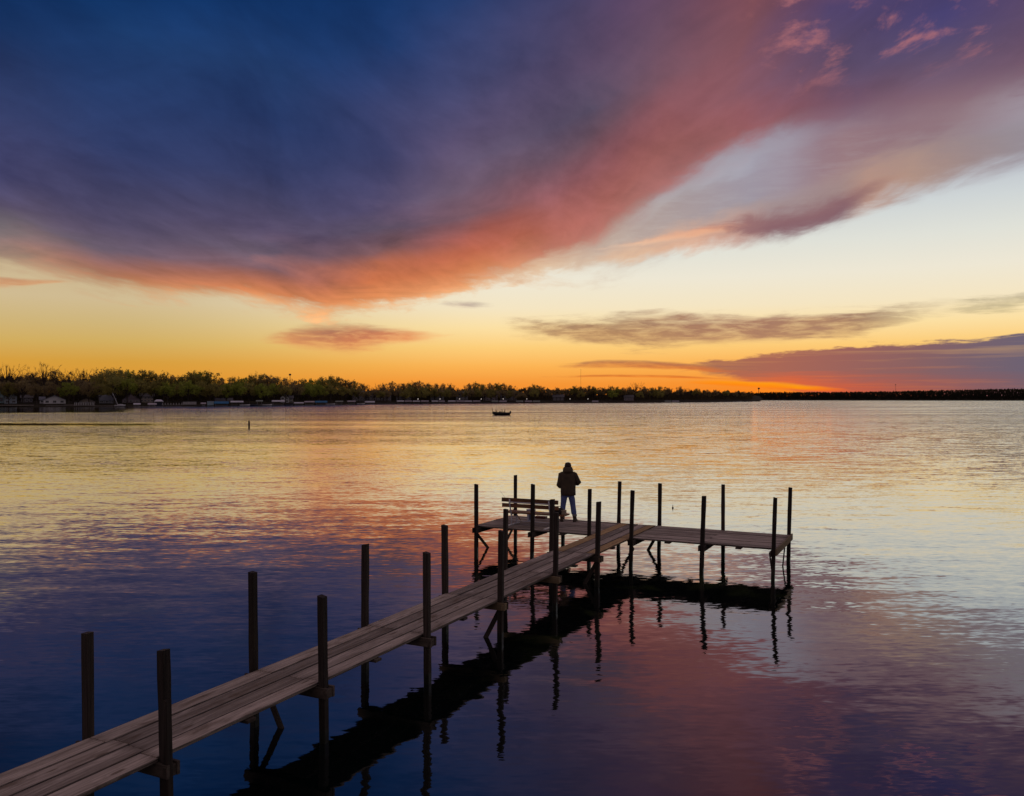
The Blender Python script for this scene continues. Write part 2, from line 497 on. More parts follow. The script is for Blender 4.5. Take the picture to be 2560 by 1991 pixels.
def copy_thing(src, loc, rz=0.0, scale=None, label=None, group=None):
    r = src.copy(); COL.objects.link(r)
    r.location = loc; r.rotation_euler = (0, 0, rz)
    if scale is not None:
        r.scale = scale
    if label:
        r['label'] = label
    if group:
        r['group'] = group
    for ch in src.children:
        c = ch.copy(); COL.objects.link(c); c.parent = r
        for g in ch.children:
            q = g.copy(); COL.objects.link(q); q.parent = c
    return r


# ------------------------------------------------------------------ materials
def new_mat(name):
    m = bpy.data.materials.new(name)
    m.use_nodes = True
    t = m.node_tree
    t.nodes.clear()
    N = NT(t)
    b = N.new('ShaderNodeBsdfPrincipled')
    o = N.new('ShaderNodeOutputMaterial')
    t.links.new(b.outputs[0], o.inputs[0])
    return m, N, b


def plain(name, c, rough=0.6, var=0.15, scale=3.0, metal=0.0, spec=0.4):
    """a base colour with uneven wear"""
    m, N, b = new_mat(name)
    tc = N.new('ShaderNodeTexCoord').outputs['Object']
    oi = N.new('ShaderNodeObjectInfo')
    n = N.noise(tc, scale, 4.0, 0.6)
    f = N.add(N.mr(n, 0.3, 0.7, 1 - var, 1 + var), N.mul(N.sub(oi.outputs['Random'], 0.5), var))
    N.put(b.inputs['Base Color'], N.mix(1.0, tuple(c), N.vec(f, f, f), blend='MULTIPLY'))
    N.put(b.inputs['Roughness'], N.mr(n, 0.3, 0.7, rough * 0.85, min(1.0, rough * 1.15)))
    b.inputs['Metallic'].default_value = metal
    b.inputs['Specular IOR Level'].default_value = spec
    return m


def wood(name, dark, light, stain, axis=0, rough=0.8, stain_amt=0.5, bump=0.25, edge=False, knots=False):
    m, N, b = new_mat(name)
    tc = N.new('ShaderNodeTexCoord').outputs['Object']
    oi = N.new('ShaderNodeObjectInfo')
    rnd = oi.outputs['Random']
    off = N.vec(N.mul(rnd, 37.0), N.mul(rnd, 91.0), N.mul(rnd, 53.0))
    v = N.new('ShaderNodeVectorMath', operation='ADD')
    N.put(v.inputs[0], tc); N.put(v.inputs[1], off)
    sc = [26, 26, 26]; sc[axis] = 0.9
    g = N.noise(N.mapv(v.outputs[0], tuple(sc)), 1.0, 5.0, 0.62, 0.35)
    sc2 = [70, 70, 70]; sc2[axis] = 2.2
    g2 = N.noise(N.mapv(v.outputs[0], tuple(sc2)), 1.0, 3.0, 0.6)
    sc3 = [5, 5, 5]; sc3[axis] = 1.3
    p = N.noise(N.mapv(v.outputs[0], tuple(sc3)), 1.0, 5.0, 0.65, 0.5)
    col = N.mix(N.mr(N.add(N.mul(g, 0.65), N.mul(g2, 0.35)), 0.32, 0.66), dark, light)
    lum = N.add(0.62, N.mul(rnd, 0.68))
    col = N.mix(1.0, col, N.vec(lum, lum, N.mul(lum, 0.98)), blend='MULTIPLY')
    col = N.mix(N.mul(N.mr(p, 0.5, 0.72, smooth=True), stain_amt), col, stain)
    col = N.mix(N.mr(p, 0.46, 0.32, 0.0, 0.45, smooth=True), col, tuple(min(0.7, c * 1.25) for c in light))
    if knots:
        vo = N.new('ShaderNodeTexVoronoi', feature='F1')
        kv = [7.0, 7.0, 7.0]; kv[axis] = 1.7
        N.put(vo.inputs['Vector'], N.mapv(v.outputs[0], tuple(kv)))
        vo.inputs['Scale'].default_value = 1.0
        kd = N.add(vo.outputs['Distance'], N.mul(N.sub(g2, 0.5), 0.12))
        col = N.mix(N.mr(kd, 0.10, 0.19, 0.75, 0.0, smooth=True), col, stain)
        gx = N.sep(N.new('ShaderNodeTexCoord').outputs['Generated'])
        # splits opening from the ends
        ex = N.m('MINIMUM', gx[0], N.sub(1.0, gx[0]))
        col = N.mix(N.mul(N.mr(ex, 0.0, 0.05, 0.7, 0.0), N.mr(g2, 0.42, 0.6, smooth=True)), col, (0.06, 0.045, 0.035))
    if edge:
        gy = N.sep(N.new('ShaderNodeTexCoord').outputs['Generated'])[1]
        ed = N.m('MULTIPLY', N.m('MINIMUM', gy, N.sub(1.0, gy)), 1.0)
        ed = N.mr(N.add(ed, N.mul(N.sub(p, 0.5), 0.05)), 0.015, 0.075, 1.0, 0.0, smooth=True)
        col = N.mix(N.mul(ed, N.mr(g2, 0.35, 0.62, 0.35, 0.9)), col, (0.03, 0.024, 0.022))  # dark of the gaps between boards put into the edge colour
    N.put(b.inputs['Base Color'], col)
    b.inputs['Roughness'].default_value = rough
    b.inputs['Specular IOR Level'].default_value = 0.25
    bp = N.new('ShaderNodeBump')
    bp.inputs['Strength'].default_value = bump
    bp.inputs['Distance'].default_value = 0.006
    N.put(bp.inputs['Height'], N.add(g, N.mul(g2, 0.5)))
    N.put(b.inputs['Normal'], bp.outputs[0])
    return m


M_PLANK = wood('weathered_plank', (0.175, 0.142, 0.120), (0.54, 0.462, 0.400), (0.12, 0.082, 0.052), 0, edge=True, knots=True, stain_amt=0.75)
M_TAN = wood('new_pine_plank', (0.34, 0.21, 0.095), (0.60, 0.41, 0.20), (0.22, 0.14, 0.08), 0, stain_amt=0.3, edge=True, knots=True)
def wet_band(m):
    t = m.node_tree; N = NT(t)
    b = [n for n in t.nodes if n.type == 'BSDF_PRINCIPLED'][0]
    src = b.inputs['Base Color'].links[0].from_socket
    z = N.sep(N.new('ShaderNodeTexCoord').outputs['Object'])[2]
    nz = N.noise(N.new('ShaderNodeTexCoord').outputs['Object'], 9.0, 3.0)
    f = N.mr(N.add(z, N.mul(N.sub(nz, 0.5), 0.12)), 0.10, 0.20, 1.0, 0.0, smooth=True)
    N.put(b.inputs['Base Color'], N.mix(N.mul(f, 0.85), src, (0.012, 0.016, 0.008)))
    N.put(b.inputs['Roughness'], N.mr(f, 0, 1, 0.75, 0.3))


M_POST = wood('tarred_post', (0.009, 0.007, 0.006), (0.060, 0.046, 0.038), (0.035, 0.028, 0.016), 2, rough=0.75, stain_amt=0.55, bump=0.6)
wet_band(M_POST)
M_BEAM = wood('old_beam', (0.045, 0.036, 0.030), (0.13, 0.105, 0.085), (0.03, 0.025, 0.02), 0)
M_BEAMT = wood('newer_beam_end', (0.16, 0.12, 0.07), (0.30, 0.23, 0.14), (0.10, 0.08, 0.05), 0)
M_BENCHW = wood('brown_bench_board', (0.15, 0.065, 0.028), (0.28, 0.13, 0.06), (0.05, 0.03, 0.02), 0, rough=0.5)
M_WHITEM = plain('pale_painted_metal', (0.62, 0.64, 0.68), 0.4, 0.1, 9.0)

# ------------------------------------------------------------------ the dock
TH = math.radians(26.4)
DU = Vector((math.sin(TH), math.cos(TH), 0)); DV = Vector((math.cos(TH), -math.sin(TH), 0))
DOCK_O = Vector((-4.607, 9.125, 0))
# the dock's own frame: x runs out along the walkway, y to its left, z up
DOCK_RZ = math.atan2(DU.y, DU.x)
dock = thing('wooden_dock', 'T-shaped weathered plank dock on dark square posts, running from lower left into the lake', 'dock', DOCK_O, DOCK_RZ)


def dl(u, v, z):
    return Vector((u, -v, z))


def world(u, v, z=0.0):
    return DOCK_O + DU * u + DV * v + Vector((0, 0, z))


PT = 0.040
plank_meshes = {}


def plank(u0, u1, v0, v1, mtl, along='u', z=0.0, yaw=0.0):
    L = (u1 - u0) if along == 'u' else (v1 - v0)
    W = (v1 - v0) if along == 'u' else (u1 - u0)
    key = (round(L, 3), round(W, 3), mtl.name)
    if key not in plank_meshes:
        b = MB(); b.box((0, 0, 0), (L, W, PT), bev=0.005)
        plank_meshes[key] = b.mesh('plank', mtl)
    o = put('plank', plank_meshes[key], dock)
    o.location = dl((u0 + u1) / 2, (v0 + v1) / 2, DECK_Z - PT / 2 + z)
    o.rotation_euler = (random.uniform(-0.006, 0.006), 0, (0 if along == 'u' else math.pi / 2) + yaw)
    return o


V0, V1 = 0.052, 1.135
edges = [V0, 0.325, 0.590, 0.868, V1]
for i in range(4):
    a, b_ = edges[i] + 0.008, edges[i + 1] - 0.008
    # boards butt at the bents, not all of them at every bent
    joints = {0: [-2.5, -0.02, 2.5, 5.0, 7.5, 10.0, 12.5, 15.0, 17.47],
              1: [-2.5, 0.06, 5.0, 7.5, 12.5, 17.47],
              2: [-2.5, 0.03, 2.5, 7.5, 10.0, 12.5, 15.0, 17.47],
              3: [-2.5, -0.05, 2.53, 5.0, 7.5, 10.02, 12.53, 15.0, 17.47]}[i]
    for u0, u1 in zip(joints[:-1], joints[1:]):
        tan = (i in (0, 3)) and u0 > 12
        e = 0.0
        if i == 0: e = random.uniform(-0.030, 0.014)
        f_ = random.uniform(-0.02, 0.025) if i == 3 else 0.0
        plank(u0 + 0.004, u1 - 0.004, a + e, b_ + f_, M_TAN if tan else M_PLANK, 'u', random.uniform(-0.004, 0.004), random.uniform(-0.0025, 0.0025))
# head of the T: boards run across
nb = 9
for i in range(nb):
    w = (17.47 - 15.11) / nb
    u0, u1 = 15.11 + i * w + 0.008, 15.11 + (i + 1) * w - 0.008
    for (va, vb) in ((-3.58, V0 - 0.012), (V1 + 0.012, 4.84)):
        if random.random() < 0.5:
            plank(u0, u1, va + random.uniform(-.01, .01), vb, M_PLANK, 'v', random.uniform(-0.004, 0.003))
        else:
            mid = -1.7 if va < 0 else 3.05
            plank(u0, u1, va + random.uniform(-.01, .01), mid - 0.004, M_PLANK, 'v', random.uniform(-0.004, 0.003))
            plank(u0, u1, mid + 0.004, vb, M_PLANK, 'v', random.uniform(-0.004, 0.003))


def post(u, v, top, lean_v=0.0, lean_u=0.0, w=0.092, z0=-1.6):
    b = MB(); rings = []
    w *= random.uniform(0.94, 1.10); lean_u += random.uniform(-0.012, 0.012)
    nz = 12; ph = random.uniform(0, 6)
    for k in range(nz + 1):
        z = z0 + (top - z0) * k / nz
        t = (z - DECK_Z) / 1.2
        h = w / 2 * (1 + random.uniform(-0.05, 0.05))
        cx = lean_u * t + 0.004 * math.sin(ph + z * 2.1); cy = -lean_v * t + 0.004 * math.cos(ph + z * 1.7)
        c = h * 0.82
        rings.append([(cx + a * 1.0, cy + bb, z) for a, bb in ((-c, -h), (c, -h), (h, -c), (h, c), (c, h), (-c, h), (-h, c), (-h, -c))])
    tilt = random.uniform(-0.010, 0.010)
    rings[-1] = [(x, y, z + tilt * (1 if y > cy else -1)) for x, y, z in rings[-1]]
    b.ring_skin(rings)
    o = b.build('post', M_POST, dock)
    o.location = dl(u, v, 0)
    o.rotation_euler = (0, 0, random.uniform(-0.05, 0.05))
    return o


LT = [1.89, 2.08, 2.07, 2.04, 2.05, 1.99, 2.0]
RT = [1.86, 1.88, 2.03, 2.02, 2.05, 2.0, 2.02]
RL = [-0.032, -0.02, -0.01, 0.02, 0.02, 0.024, 0.033]
LL = [0.0, -0.02, 0.006, 0.0, 0.02, 0.012, 0.024]
post(-2.5, 0.0, 2.0); post(-2.5, 1.187, 1.9)
for k in range(7):
    u = 2.505 * k
    post(u, 0.0, LT[k], LL[k])
    post(u - 0.01, 1.187 if k else 1.195, RT[k], RL[k])
# a shorter second post bolted beside the near right one
post(-0.03, 1.252, 1.37, -0.035, w=0.07).name = 'splice_post'
for v, top, ln in ((-3.46, 1.97, 0.01), (-1.68, 2.05, 0.01), (3.06, 1.97, 0.037), (4.80, 2.02, 0.037)):
    post(15.02, v, top, ln)
for v, top, ln in ((-3.44, 2.03, 0.0), (-1.83, 2.0, 0.0), (-0.03, 1.98, 0.03), (1.2, 1.98, 0.02), (3.03, 2.03, 0.0), (4.80, 2.03, 0.03)):
    post(17.53, v, top, ln)

beam_meshes = {}


def bar(name, a, b_, w, h, mtl):
    """straight timber between two points of the dock frame"""
    a, b_ = dl(*a), dl(*b_)
    d = b_ - a; L = d.length
    key = (round(L, 2), w, h, mtl.name)
    if key not in beam_meshes:
        mb = MB(); mb.box((0, 0, 0), (round(L, 2), w, h), bev=0.004)
        beam_meshes[key] = mb.mesh(name, mtl)
    o = put(name, beam_meshes[key], dock)
    o.location = (a + b_) / 2
    o.rotation_euler = (0, -math.asin(max(-1, min(1, d.z / L))), math.atan2(d.y, d.x))
    return o


ZB = DECK_Z - PT - 0.07 - 0.004
for k in range(-1, 6):
    u = 2.505 * k
    for sgn in (-1, 1):
        bar('cross_beam', (u + sgn * 0.066, -0.09, ZB), (u + sgn * 0.066, 1.30, ZB), 0.036, 0.14, M_BEAMT if k in (3, 4) and sgn < 0 else M_BEAM)
    if k >= 0:
        o = bar('cap_block', (u - 0.085, 1.262, ZB - 0.01), (u + 0.085, 1.262, ZB - 0.01), 0.05, 0.115, M_BEAMT if k >= 3 else M_BEAM)
for k in range(-1, 6):
    u = 2.505 * k + 1.25
    bar('cleat', (u, 0.03, DECK_Z - PT - 0.024), (u, 1.16, DECK_Z - PT - 0.024), 0.14, 0.04, M_BEAM)
for v in (-3.46, -1.70, -0.005, 1.195, 3.05, 4.80):
    for sgn in (-1, 1):
        if v == 4.80 and sgn > 0:
            bar('end_board', (14.95, 4.866, ZB + 0.045), (17.62, 4.866, ZB + 0.045), 0.036, 0.165, M_BEAMT)
        else:
            bar('cross_beam', (14.93, v + sgn * 0.066, ZB), (17.62, v + sgn * 0.066, ZB), 0.036, 0.14, M_BEAM)
for v in (-2.57, -0.85, 2.12, 3.93):
    bar('cleat', (15.09, v, DECK_Z - PT - 0.024), (17.49, v, DECK_Z - PT - 0.024), 0.14, 0.04, M_BEAM)
# diagonal braces
for k, s in ((1, 1), (3, -1), (5, -1)):
    u = 2.505 * k + 0.11
    if s > 0:
        bar('brace', (u, 0.02, 0.66), (u, 1.16, -1.45), 0.036, 0.085, M_BEAM)
    else:
        bar('brace', (u, 1.17, 0.66), (u, 0.03, -1.45), 0.036, 0.085, M_BEAM)
bar('brace', (17.62, 0.0, 0.66), (17.62, 1.19, -1.45), 0.036, 0.085, M_BEAM)
bar('brace', (17.66, 1.2, 0.66), (17.66, 0.0, -1.45), 0.036, 0.085, M_BEAM)
bar('brace', (15.05, -3.56, 0.66), (17.5, -3.56, -1.2), 0.036, 0.085, M_BEAM)
bar('brace', (17.5, -3.36, 0.66), (15.05, -3.36, -1.2), 0.036, 0.085, M_BEAM)
bar('brace', (15.08, 4.69, 0.66), (16.5, 4.69, -1.4), 0.030, 0.05, M_BEAM)
bar('brace', (17.45, 4.72, 0.66), (15.9, 4.72, -1.4), 0.030, 0.05, M_BEAM)

# ------------------------------------------------------------------ bench on the left arm of the T
bench = thing('bench', 'brown slatted bench on a pale metal frame, on the left arm of the dock', 'bench', world(15.62, -2.05, DECK_Z), DOCK_RZ)
# bench frame: x away from the camera (out over the lake), y to the left
for z, hh in ((0.735, 0.118), (0.575, 0.112)):
    b = MB(); b.box((0, 0, 0), (1.78, 0.035, hh), bev=0.004)
    o = b.build('back_slat', M_BENCHW, bench)
    o.location = (0.02 - (z - 0.6) * 0.15, 0, z); o.rotation_euler = (0.12, 0, math.pi / 2)
for x in (0.13, 0.275, 0.42):
    b = MB(); b.box((0, 0, 0), (1.88, 0.135, 0.04), bev=0.004)
    o = b.build('seat_board', M_BENCHW, bench); o.location = (x, -0.1, 0.36); o.rotation_euler = (0, 0, math.pi / 2)
for y in (0.62, -0.62):
    b = MB()
    b.tube([(-0.045, y, 0.76), (-0.01, y, 0.56), (0.055, y, 0.345), (0.10, y, 0.315)], 0.021, 8)
    b.tube([(0.04, y, 0.318), (0.48, y, 0.318)], 0.02, 8)
    b.build('back_bracket', M_WHITEM, bench, True)
    for x in (0.10, 0.44):
        b = MB(); b.tube([(x, y, 0.305), (x - 0.01, y, 0.02)], 0.021, 8)
        b.build('leg', M_WHITEM, bench, True)
    b = MB(); b.box((0.12, y, 0.014), (0.92, 0.07, 0.028), bev=0.004)
    b.build('foot_rail', M_WHITEM, bench)
b = MB(); b.tube([(-0.055, 0.62, 0.675), (-0.055, -0.62, 0.675)], 0.018, 8); b.build('rear_rail', M_WHITEM, bench, True)
b = MB(); b.tube([(0.10, 0.62, 0.13), (0.10, -0.62, 0.13)], 0.011, 6); b.build('tie_rod', M_WHITEM, bench, True)

# ------------------------------------------------------------------ fishing gear
M_BUCKET = plain('pale_blue_plastic', (0.42, 0.47, 0.58), 0.45, 0.08)
M_DARK = plain('black_plastic', (0.015, 0.015, 0.017), 0.5, 0.2)
M_BLUE = plain('dark_blue_print', (0.05, 0.08, 0.20), 0.5, 0.1)
M_RED = plain('dark_red_plastic', (0.10, 0.02, 0.014), 0.5, 0.15)
M_CLOTH = plain('tan_canvas', (0.36, 0.31, 0.22), 0.9, 0.15, 20)
M_BAG = plain('black_nylon', (0.018, 0.017, 0.018), 0.8, 0.3, 20)
bk = thing('bait_bucket', 'pale blue plastic bucket with a dark stripe, standing behind the bench seat', 'bucket', world(16.68, -2.5, DECK_Z), 0.3)
b = MB(); b.lathe((0, 0, 0), [(0.105, 0.0), (0.112, 0.006), (0.13, 0.30), (0.138, 0.30), (0.138, 0.325), (0.124, 0.325), (0.10, 0.02)], 20); b.build('pail', M_BUCKET, bk)
b = MB(); b.lathe((0, 0, 0), [(0.14, 0.326), (0.142, 0.345), (0.10, 0.352), (0.02, 0.352)], 20); b.build('lid', M_BUCKET, bk)
b = MB()
for q in range(3):
    a = -math.pi / 2 - 0.3 + (q - 1) * 0.33
    b.box((0.1235 * math.cos(a), 0.1235 * math.sin(a), 0.16), (0.006, 0.028, 0.22), Matrix.Rotation(a, 3, 'Z'))
b.build('stripe', M_BLUE, bk)
b = MB(); b.tube([(0.14 * math.cos(t), 0.05, 0.31 - 0.16 * math.sin(t)) for t in np.linspace(0, math.pi, 9)], 0.004, 5)
h = b.build('handle', M_WHITEM, bk); h.location = (0, -0.11, 0)

tr = thing('tackle_tray', 'flat dark red tackle tray lying near the back edge of the dock', 'tackle box', world(17.3, -2.45, DECK_Z), DOCK_RZ + 1.57)
b = MB(); b.box((0, 0, 0.026), (0.34, 0.2, 0.05), bev=0.006); b.build('base', M_RED, tr)
b = MB(); b.box((0, 0, 0.060), (0.345, 0.205, 0.014), bev=0.004); b.build('lid', M_RED, tr)
b = MB(); b.tube([(-0.06, -0.11, 0.04), (-0.05, -0.14, 0.04), (0.05, -0.14, 0.04), (0.06, -0.11, 0.04)], 0.006, 5); b.build('handle', M_DARK, tr)

bag = thing('tackle_bag', 'black soft tackle bag slumped on the right end of the bench seat', 'bag', world(15.88, -1.25, DECK_Z + 0.381), DOCK_RZ)
b = MB()
rings = []
for z, sx, sy in ((0.0, .12, .13), (0.02, .135, .15), (0.09, .14, .15), (0.14, .12, .135), (0.17, .07, .09)):
    rings.append([(sx * math.copysign(abs(math.cos(t)) ** .6, math.cos(t)) + random.uniform(-.006, .006), sy * math.copysign(abs(math.sin(t)) ** .6, math.sin(t)), z) for t in np.linspace(0, 2 * math.pi, 14, endpoint=False)])
b.ring_skin(rings); b.build('body', M_BAG, bag, True)
b = MB(); b.tube([(0, -0.08, 0.16), (0, -0.05, 0.215), (0, 0.05, 0.215), (0, 0.08, 0.16)], 0.009, 6); b.build('strap', M_BAG, bag)

tin = thing('bait_box', 'small tan bait box on the bench end, before the shins of the standing man', 'box', world(15.86, -1.085, DECK_Z + 0.381), DOCK_RZ + 0.2)
b = MB(); b.box((0, 0, 0.05), (0.15, 0.12, 0.10), bev=0.008); b.build('base', M_CLOTH, tin)
b = MB(); b.box((0, 0, 0.112), (0.156, 0.128, 0.022), bev=0.006); b.build('lid', M_CLOTH, tin)

M_ROD = plain('dark_graphite', (0.03, 0.025, 0.02), 0.4, 0.1)
M_CORK = plain('cork_grip', (0.30, 0.18, 0.10), 0.8, 0.2, 40)


def rod(name, label, butt, tip, sag=0.06):
    butt, tip = Vector(butt), Vector(tip)
    t = thing(name, label, 'fishing rod', butt)
    d = tip - butt
    pts = [d * f + Vector((0, 0, -sag * f * f)) for f in np.linspace(0, 1, 9)]
    b = MB(); b.tube(pts, [0.0075 * (1 - 0.75 * f) for f in np.linspace(0, 1, 9)], 6); b.build('blank', M_ROD, t)
    dn = d.normalized()
    b = MB(); b.tube([dn * 0.01, dn * 0.30], 0.013, 8); b.build('grip', M_CORK, t)
    b = MB(); side = dn.cross(Vector((0, 0, 1))).normalized(); dwn = side.cross(dn).normalized()
    c = dn * 0.36 - dwn * 0.0
    if dwn.z > 0: dwn = -dwn
    b.tube([c, c + dwn * 0.05], 0.006, 5)
    b.tube([c + dwn * 0.055 - dn * 0.03, c + dwn * 0.055 + dn * 0.03], 0.024, 8)
    b.tube([c + dwn * 0.055, c + dwn * 0.055 + side * 0.06, c + dwn * 0.085 + side * 0.06], 0.004, 4)
    b.build('reel', M_DARK, t)
    return t


rod('leaning_rod', 'thin fishing rod leaning against the bench, beside the bait bucket', world(16.3, -2.62, DECK_Z + 0.012), world(15.52, -2.95, DECK_Z + 1.02), 0.02)
# ------------------------------------------------------------------ the standing angler, seen from behind
M_JACK = plain('dark_olive_jacket', (0.072, 0.054, 0.034), 0.85, 0.35, 9)
M_JEAN = plain('blue_denim', (0.12, 0.17, 0.38), 0.9, 0.28, 14)
M_BOOT = plain('brown_leather_boot', (0.045, 0.028, 0.017), 0.6, 0.25, 20)
M_SKIN = plain('skin', (0.42, 0.25, 0.18), 0.55, 0.06, 10)
M_HAT = plain('dark_knit_cap', (0.045, 0.028, 0.020), 0.9, 0.2, 40)
M_CUFF = plain('grey_sock_cuff', (0.20, 0.19, 0.18), 0.9, 0.15, 30)


def skinned(name, verts, edges, radii, mtl, root=0, sub=1, parent=None):
    """grow one continuous surface over a skeleton"""
    me = bpy.data.meshes.new(name)
    me.from_pydata([tuple(v) for v in verts], edges, [])
    o = bpy.data.objects.new(name, me)
    COL.objects.link(o)
    o.modifiers.new('skin', 'SKIN').use_smooth_shade = True
    for i, r in enumerate(radii):
        sv = me.skin_vertices[0].data[i]
        sv.radius = r if isinstance(r, tuple) else (r, r)
        sv.use_root = (i == root)
    s = o.modifiers.new('sub', 'SUBSURF'); s.levels = sub; s.render_levels = sub
    dg = bpy.context.evaluated_depsgraph_get()
    ev = bpy.data.meshes.new_from_object(o.evaluated_get(dg))
    ev.name = name
    ev.materials.clear(); ev.materials.append(mtl)
    ev.polygons.foreach_set('use_smooth', [True] * len(ev.polygons))
    bpy.data.objects.remove(o)
    bpy.data.meshes.remove(me)
    return put(name, ev, parent)


man = thing('person', 'man in dark olive jacket, knit cap and blue jeans standing on the dock', 'person', world(17.05, -1.46, DECK_Z + 0.002), math.radians(-6))
# local frame: +y away from the camera (towards the lake), x to the right; feet at z = 0
J = dict(pelvis=(0, 0, 0.92), waist=(0.0, 0.0, 1.06), chest=(0, 0.0, 1.28), neck0=(0, 0.015, 1.45), neck1=(0.0, 0.04, 1.53), head0=(0, 0.055, 1.60), head1=(0, 0.055, 1.70), head2=(0, 0.05, 1.775),
         lsh=(-0.19, 0, 1.42), lel=(-0.262, 0.02, 1.10), lwr=(-0.15, 0.21, 1.00),
         rsh=(0.19, 0, 1.42), rel=(0.318, 0.0, 1.19), rwr=(0.18, 0.23, 1.11),
         lhip=(-0.095, 0, 0.88), lkn=(-0.142, 0.02, 0.49), lan=(-0.182, -0.01, 0.10), lto=(-0.195, 0.13, 0.045),
         rhip=(0.095, 0, 0.88), rkn=(0.148, 0.025, 0.49), ran=(0.200, -0.02, 0.10), rto=(0.245, 0.11, 0.045))
names = list(J); ix = {n: i for i, n in enumerate(names)}
E = [('pelvis', 'waist'), ('waist', 'chest'), ('chest', 'neck0'), ('neck0', 'neck1'), ('neck1', 'head0'), ('head0', 'head1'), ('head1', 'head2'),
     ('neck0', 'lsh'), ('lsh', 'lel'), ('lel', 'lwr'), ('neck0', 'rsh'), ('rsh', 'rel'), ('rel', 'rwr'),
     ('pelvis', 'lhip'), ('lhip', 'lkn'), ('lkn', 'lan'), ('lan', 'lto'), ('pelvis', 'rhip'), ('rhip', 'rkn'), ('rkn', 'ran'), ('ran', 'rto')]
RAD = dict(pelvis=(0.14, 0.10), waist=(0.14, 0.10), chest=(0.155, 0.11), neck0=(0.085, 0.075), neck1=0.055, head0=(0.080, 0.098), head1=(0.086, 0.104), head2=(0.06, 0.07),
           lsh=0.065, lel=0.048, lwr=0.033, rsh=0.065, rel=0.048, rwr=0.033, lhip=0.09, lkn=0.06, lan=0.042, lto=0.036, rhip=0.09, rkn=0.06, ran=0.042, rto=0.036)
V = [Vector(J[n]) for n in names]; R = [RAD[n] for n in names]
EE = [(ix[a], ix[b]) for a, b in E]


def hand(wr, fwd, palm_dn, thumb_side, base_i):
    """palm and five curled fingers added to the body skeleton, closing round the rod"""
    fwd = Vector(fwd).normalized(); pd = Vector(palm_dn).normalized(); sd = fwd.cross(pd).normalized() * thumb_side
    w = Vector(wr)
    palm = w + fwd * 0.05
    V.append(palm); R.append((0.036, 0.018)); EE.append((base_i, len(V) - 1)); pi_ = len(V) - 1
    V.append(palm + fwd * 0.035); R.append((0.034, 0.016)); EE.append((pi_, len(V) - 1)); ki = len(V) - 1
    for k, ln in enumerate((0.030, 0.034, 0.031, 0.025)):
        off = sd * (0.030 - 0.020 * k)
        p0 = V[ki] + off + fwd * 0.012; p1 = p0 + fwd * ln * 0.6 + pd * ln * 0.7; p2 = p1 + pd * ln * 0.6 - fwd * ln * 0.6
        n = len(V); V.extend([p0, p1, p2]); R.extend([0.0095, 0.009, 0.008]); EE.extend([(ki, n), (n, n + 1), (n + 1, n + 2)])
    t0 = palm + sd * 0.036; t1 = t0 + sd * 0.014 + fwd * 0.03 + pd * 0.02; t2 = t1 + fwd * 0.018 + pd * 0.022 - sd * 0.012
    n = len(V); V.extend([t0, t1, t2]); R.extend([0.013, 0.011, 0.009]); EE.extend([(pi_, n), (n, n + 1), (n + 1, n + 2)])


hand(J['lwr'], (0.5, 0.85, 0.05), (0.1, 0, -1), 1, ix['lwr'])
hand(J['rwr'], (-0.4, 0.9, 0.0), (0, 0, -1), -1, ix['rwr'])
body = skinned('body', V, EE, R, M_SKIN, 0, 1, man)
# face: nose, brows, ears and mouth on the front of the head
b = MB()
b.lathe((0, 0, 0), [(0.004, 0.0), (0.017, -0.030), (0.015, -0.040), (0.004, -0.044)], 8)
o = b.build('nose', M_SKIN, man, True); o.location = (0, 0.142, 1.665)
for s in (-1, 1):
    b = MB(); b.tube([(s * 0.077, 0.05, 1.675), (s * 0.092, 0.042, 1.655), (s * 0.088, 0.045, 1.625), (s * 0.077, 0.055, 1.615)], [0.006, 0.011, 0.010, 0.006], 7)
    b.build('ear', M_SKIN, man, True)
    b = MB(); b.lathe((s * 0.030, 0.132, 1.655), [(0.002, -0.009), (0.010, -0.005), (0.012, 0), (0.010, 0.005), (0.002, 0.009)], 8); b.build('eye', M_DARK, man, True)
b = MB(); b.tube([(-0.024, 0.134, 1.598), (0, 0.142, 1.597), (0.024, 0.134, 1.598)], [0.003, 0.006, 0.003], 6); b.build('mouth', plain('lips', (0.30, 0.12, 0.10), 0.5), man, True)

# jacket: hem below the hips, loose sleeves, hood folded down behind the neck
b = MB()


def ell(cx, cy, z, rx, ry, n=22, amp=0.004, ph=0.0):
    return [(cx + rx * math.copysign(abs(math.cos(t)) ** 0.85, math.cos(t)) * (1 + amp * 3 * math.sin(5 * t + ph)), cy + ry * math.sin(t) * (1 + amp * 4 * math.cos(4 * t + ph)), z) for t in np.linspace(0, 2 * math.pi, n, endpoint=False)]


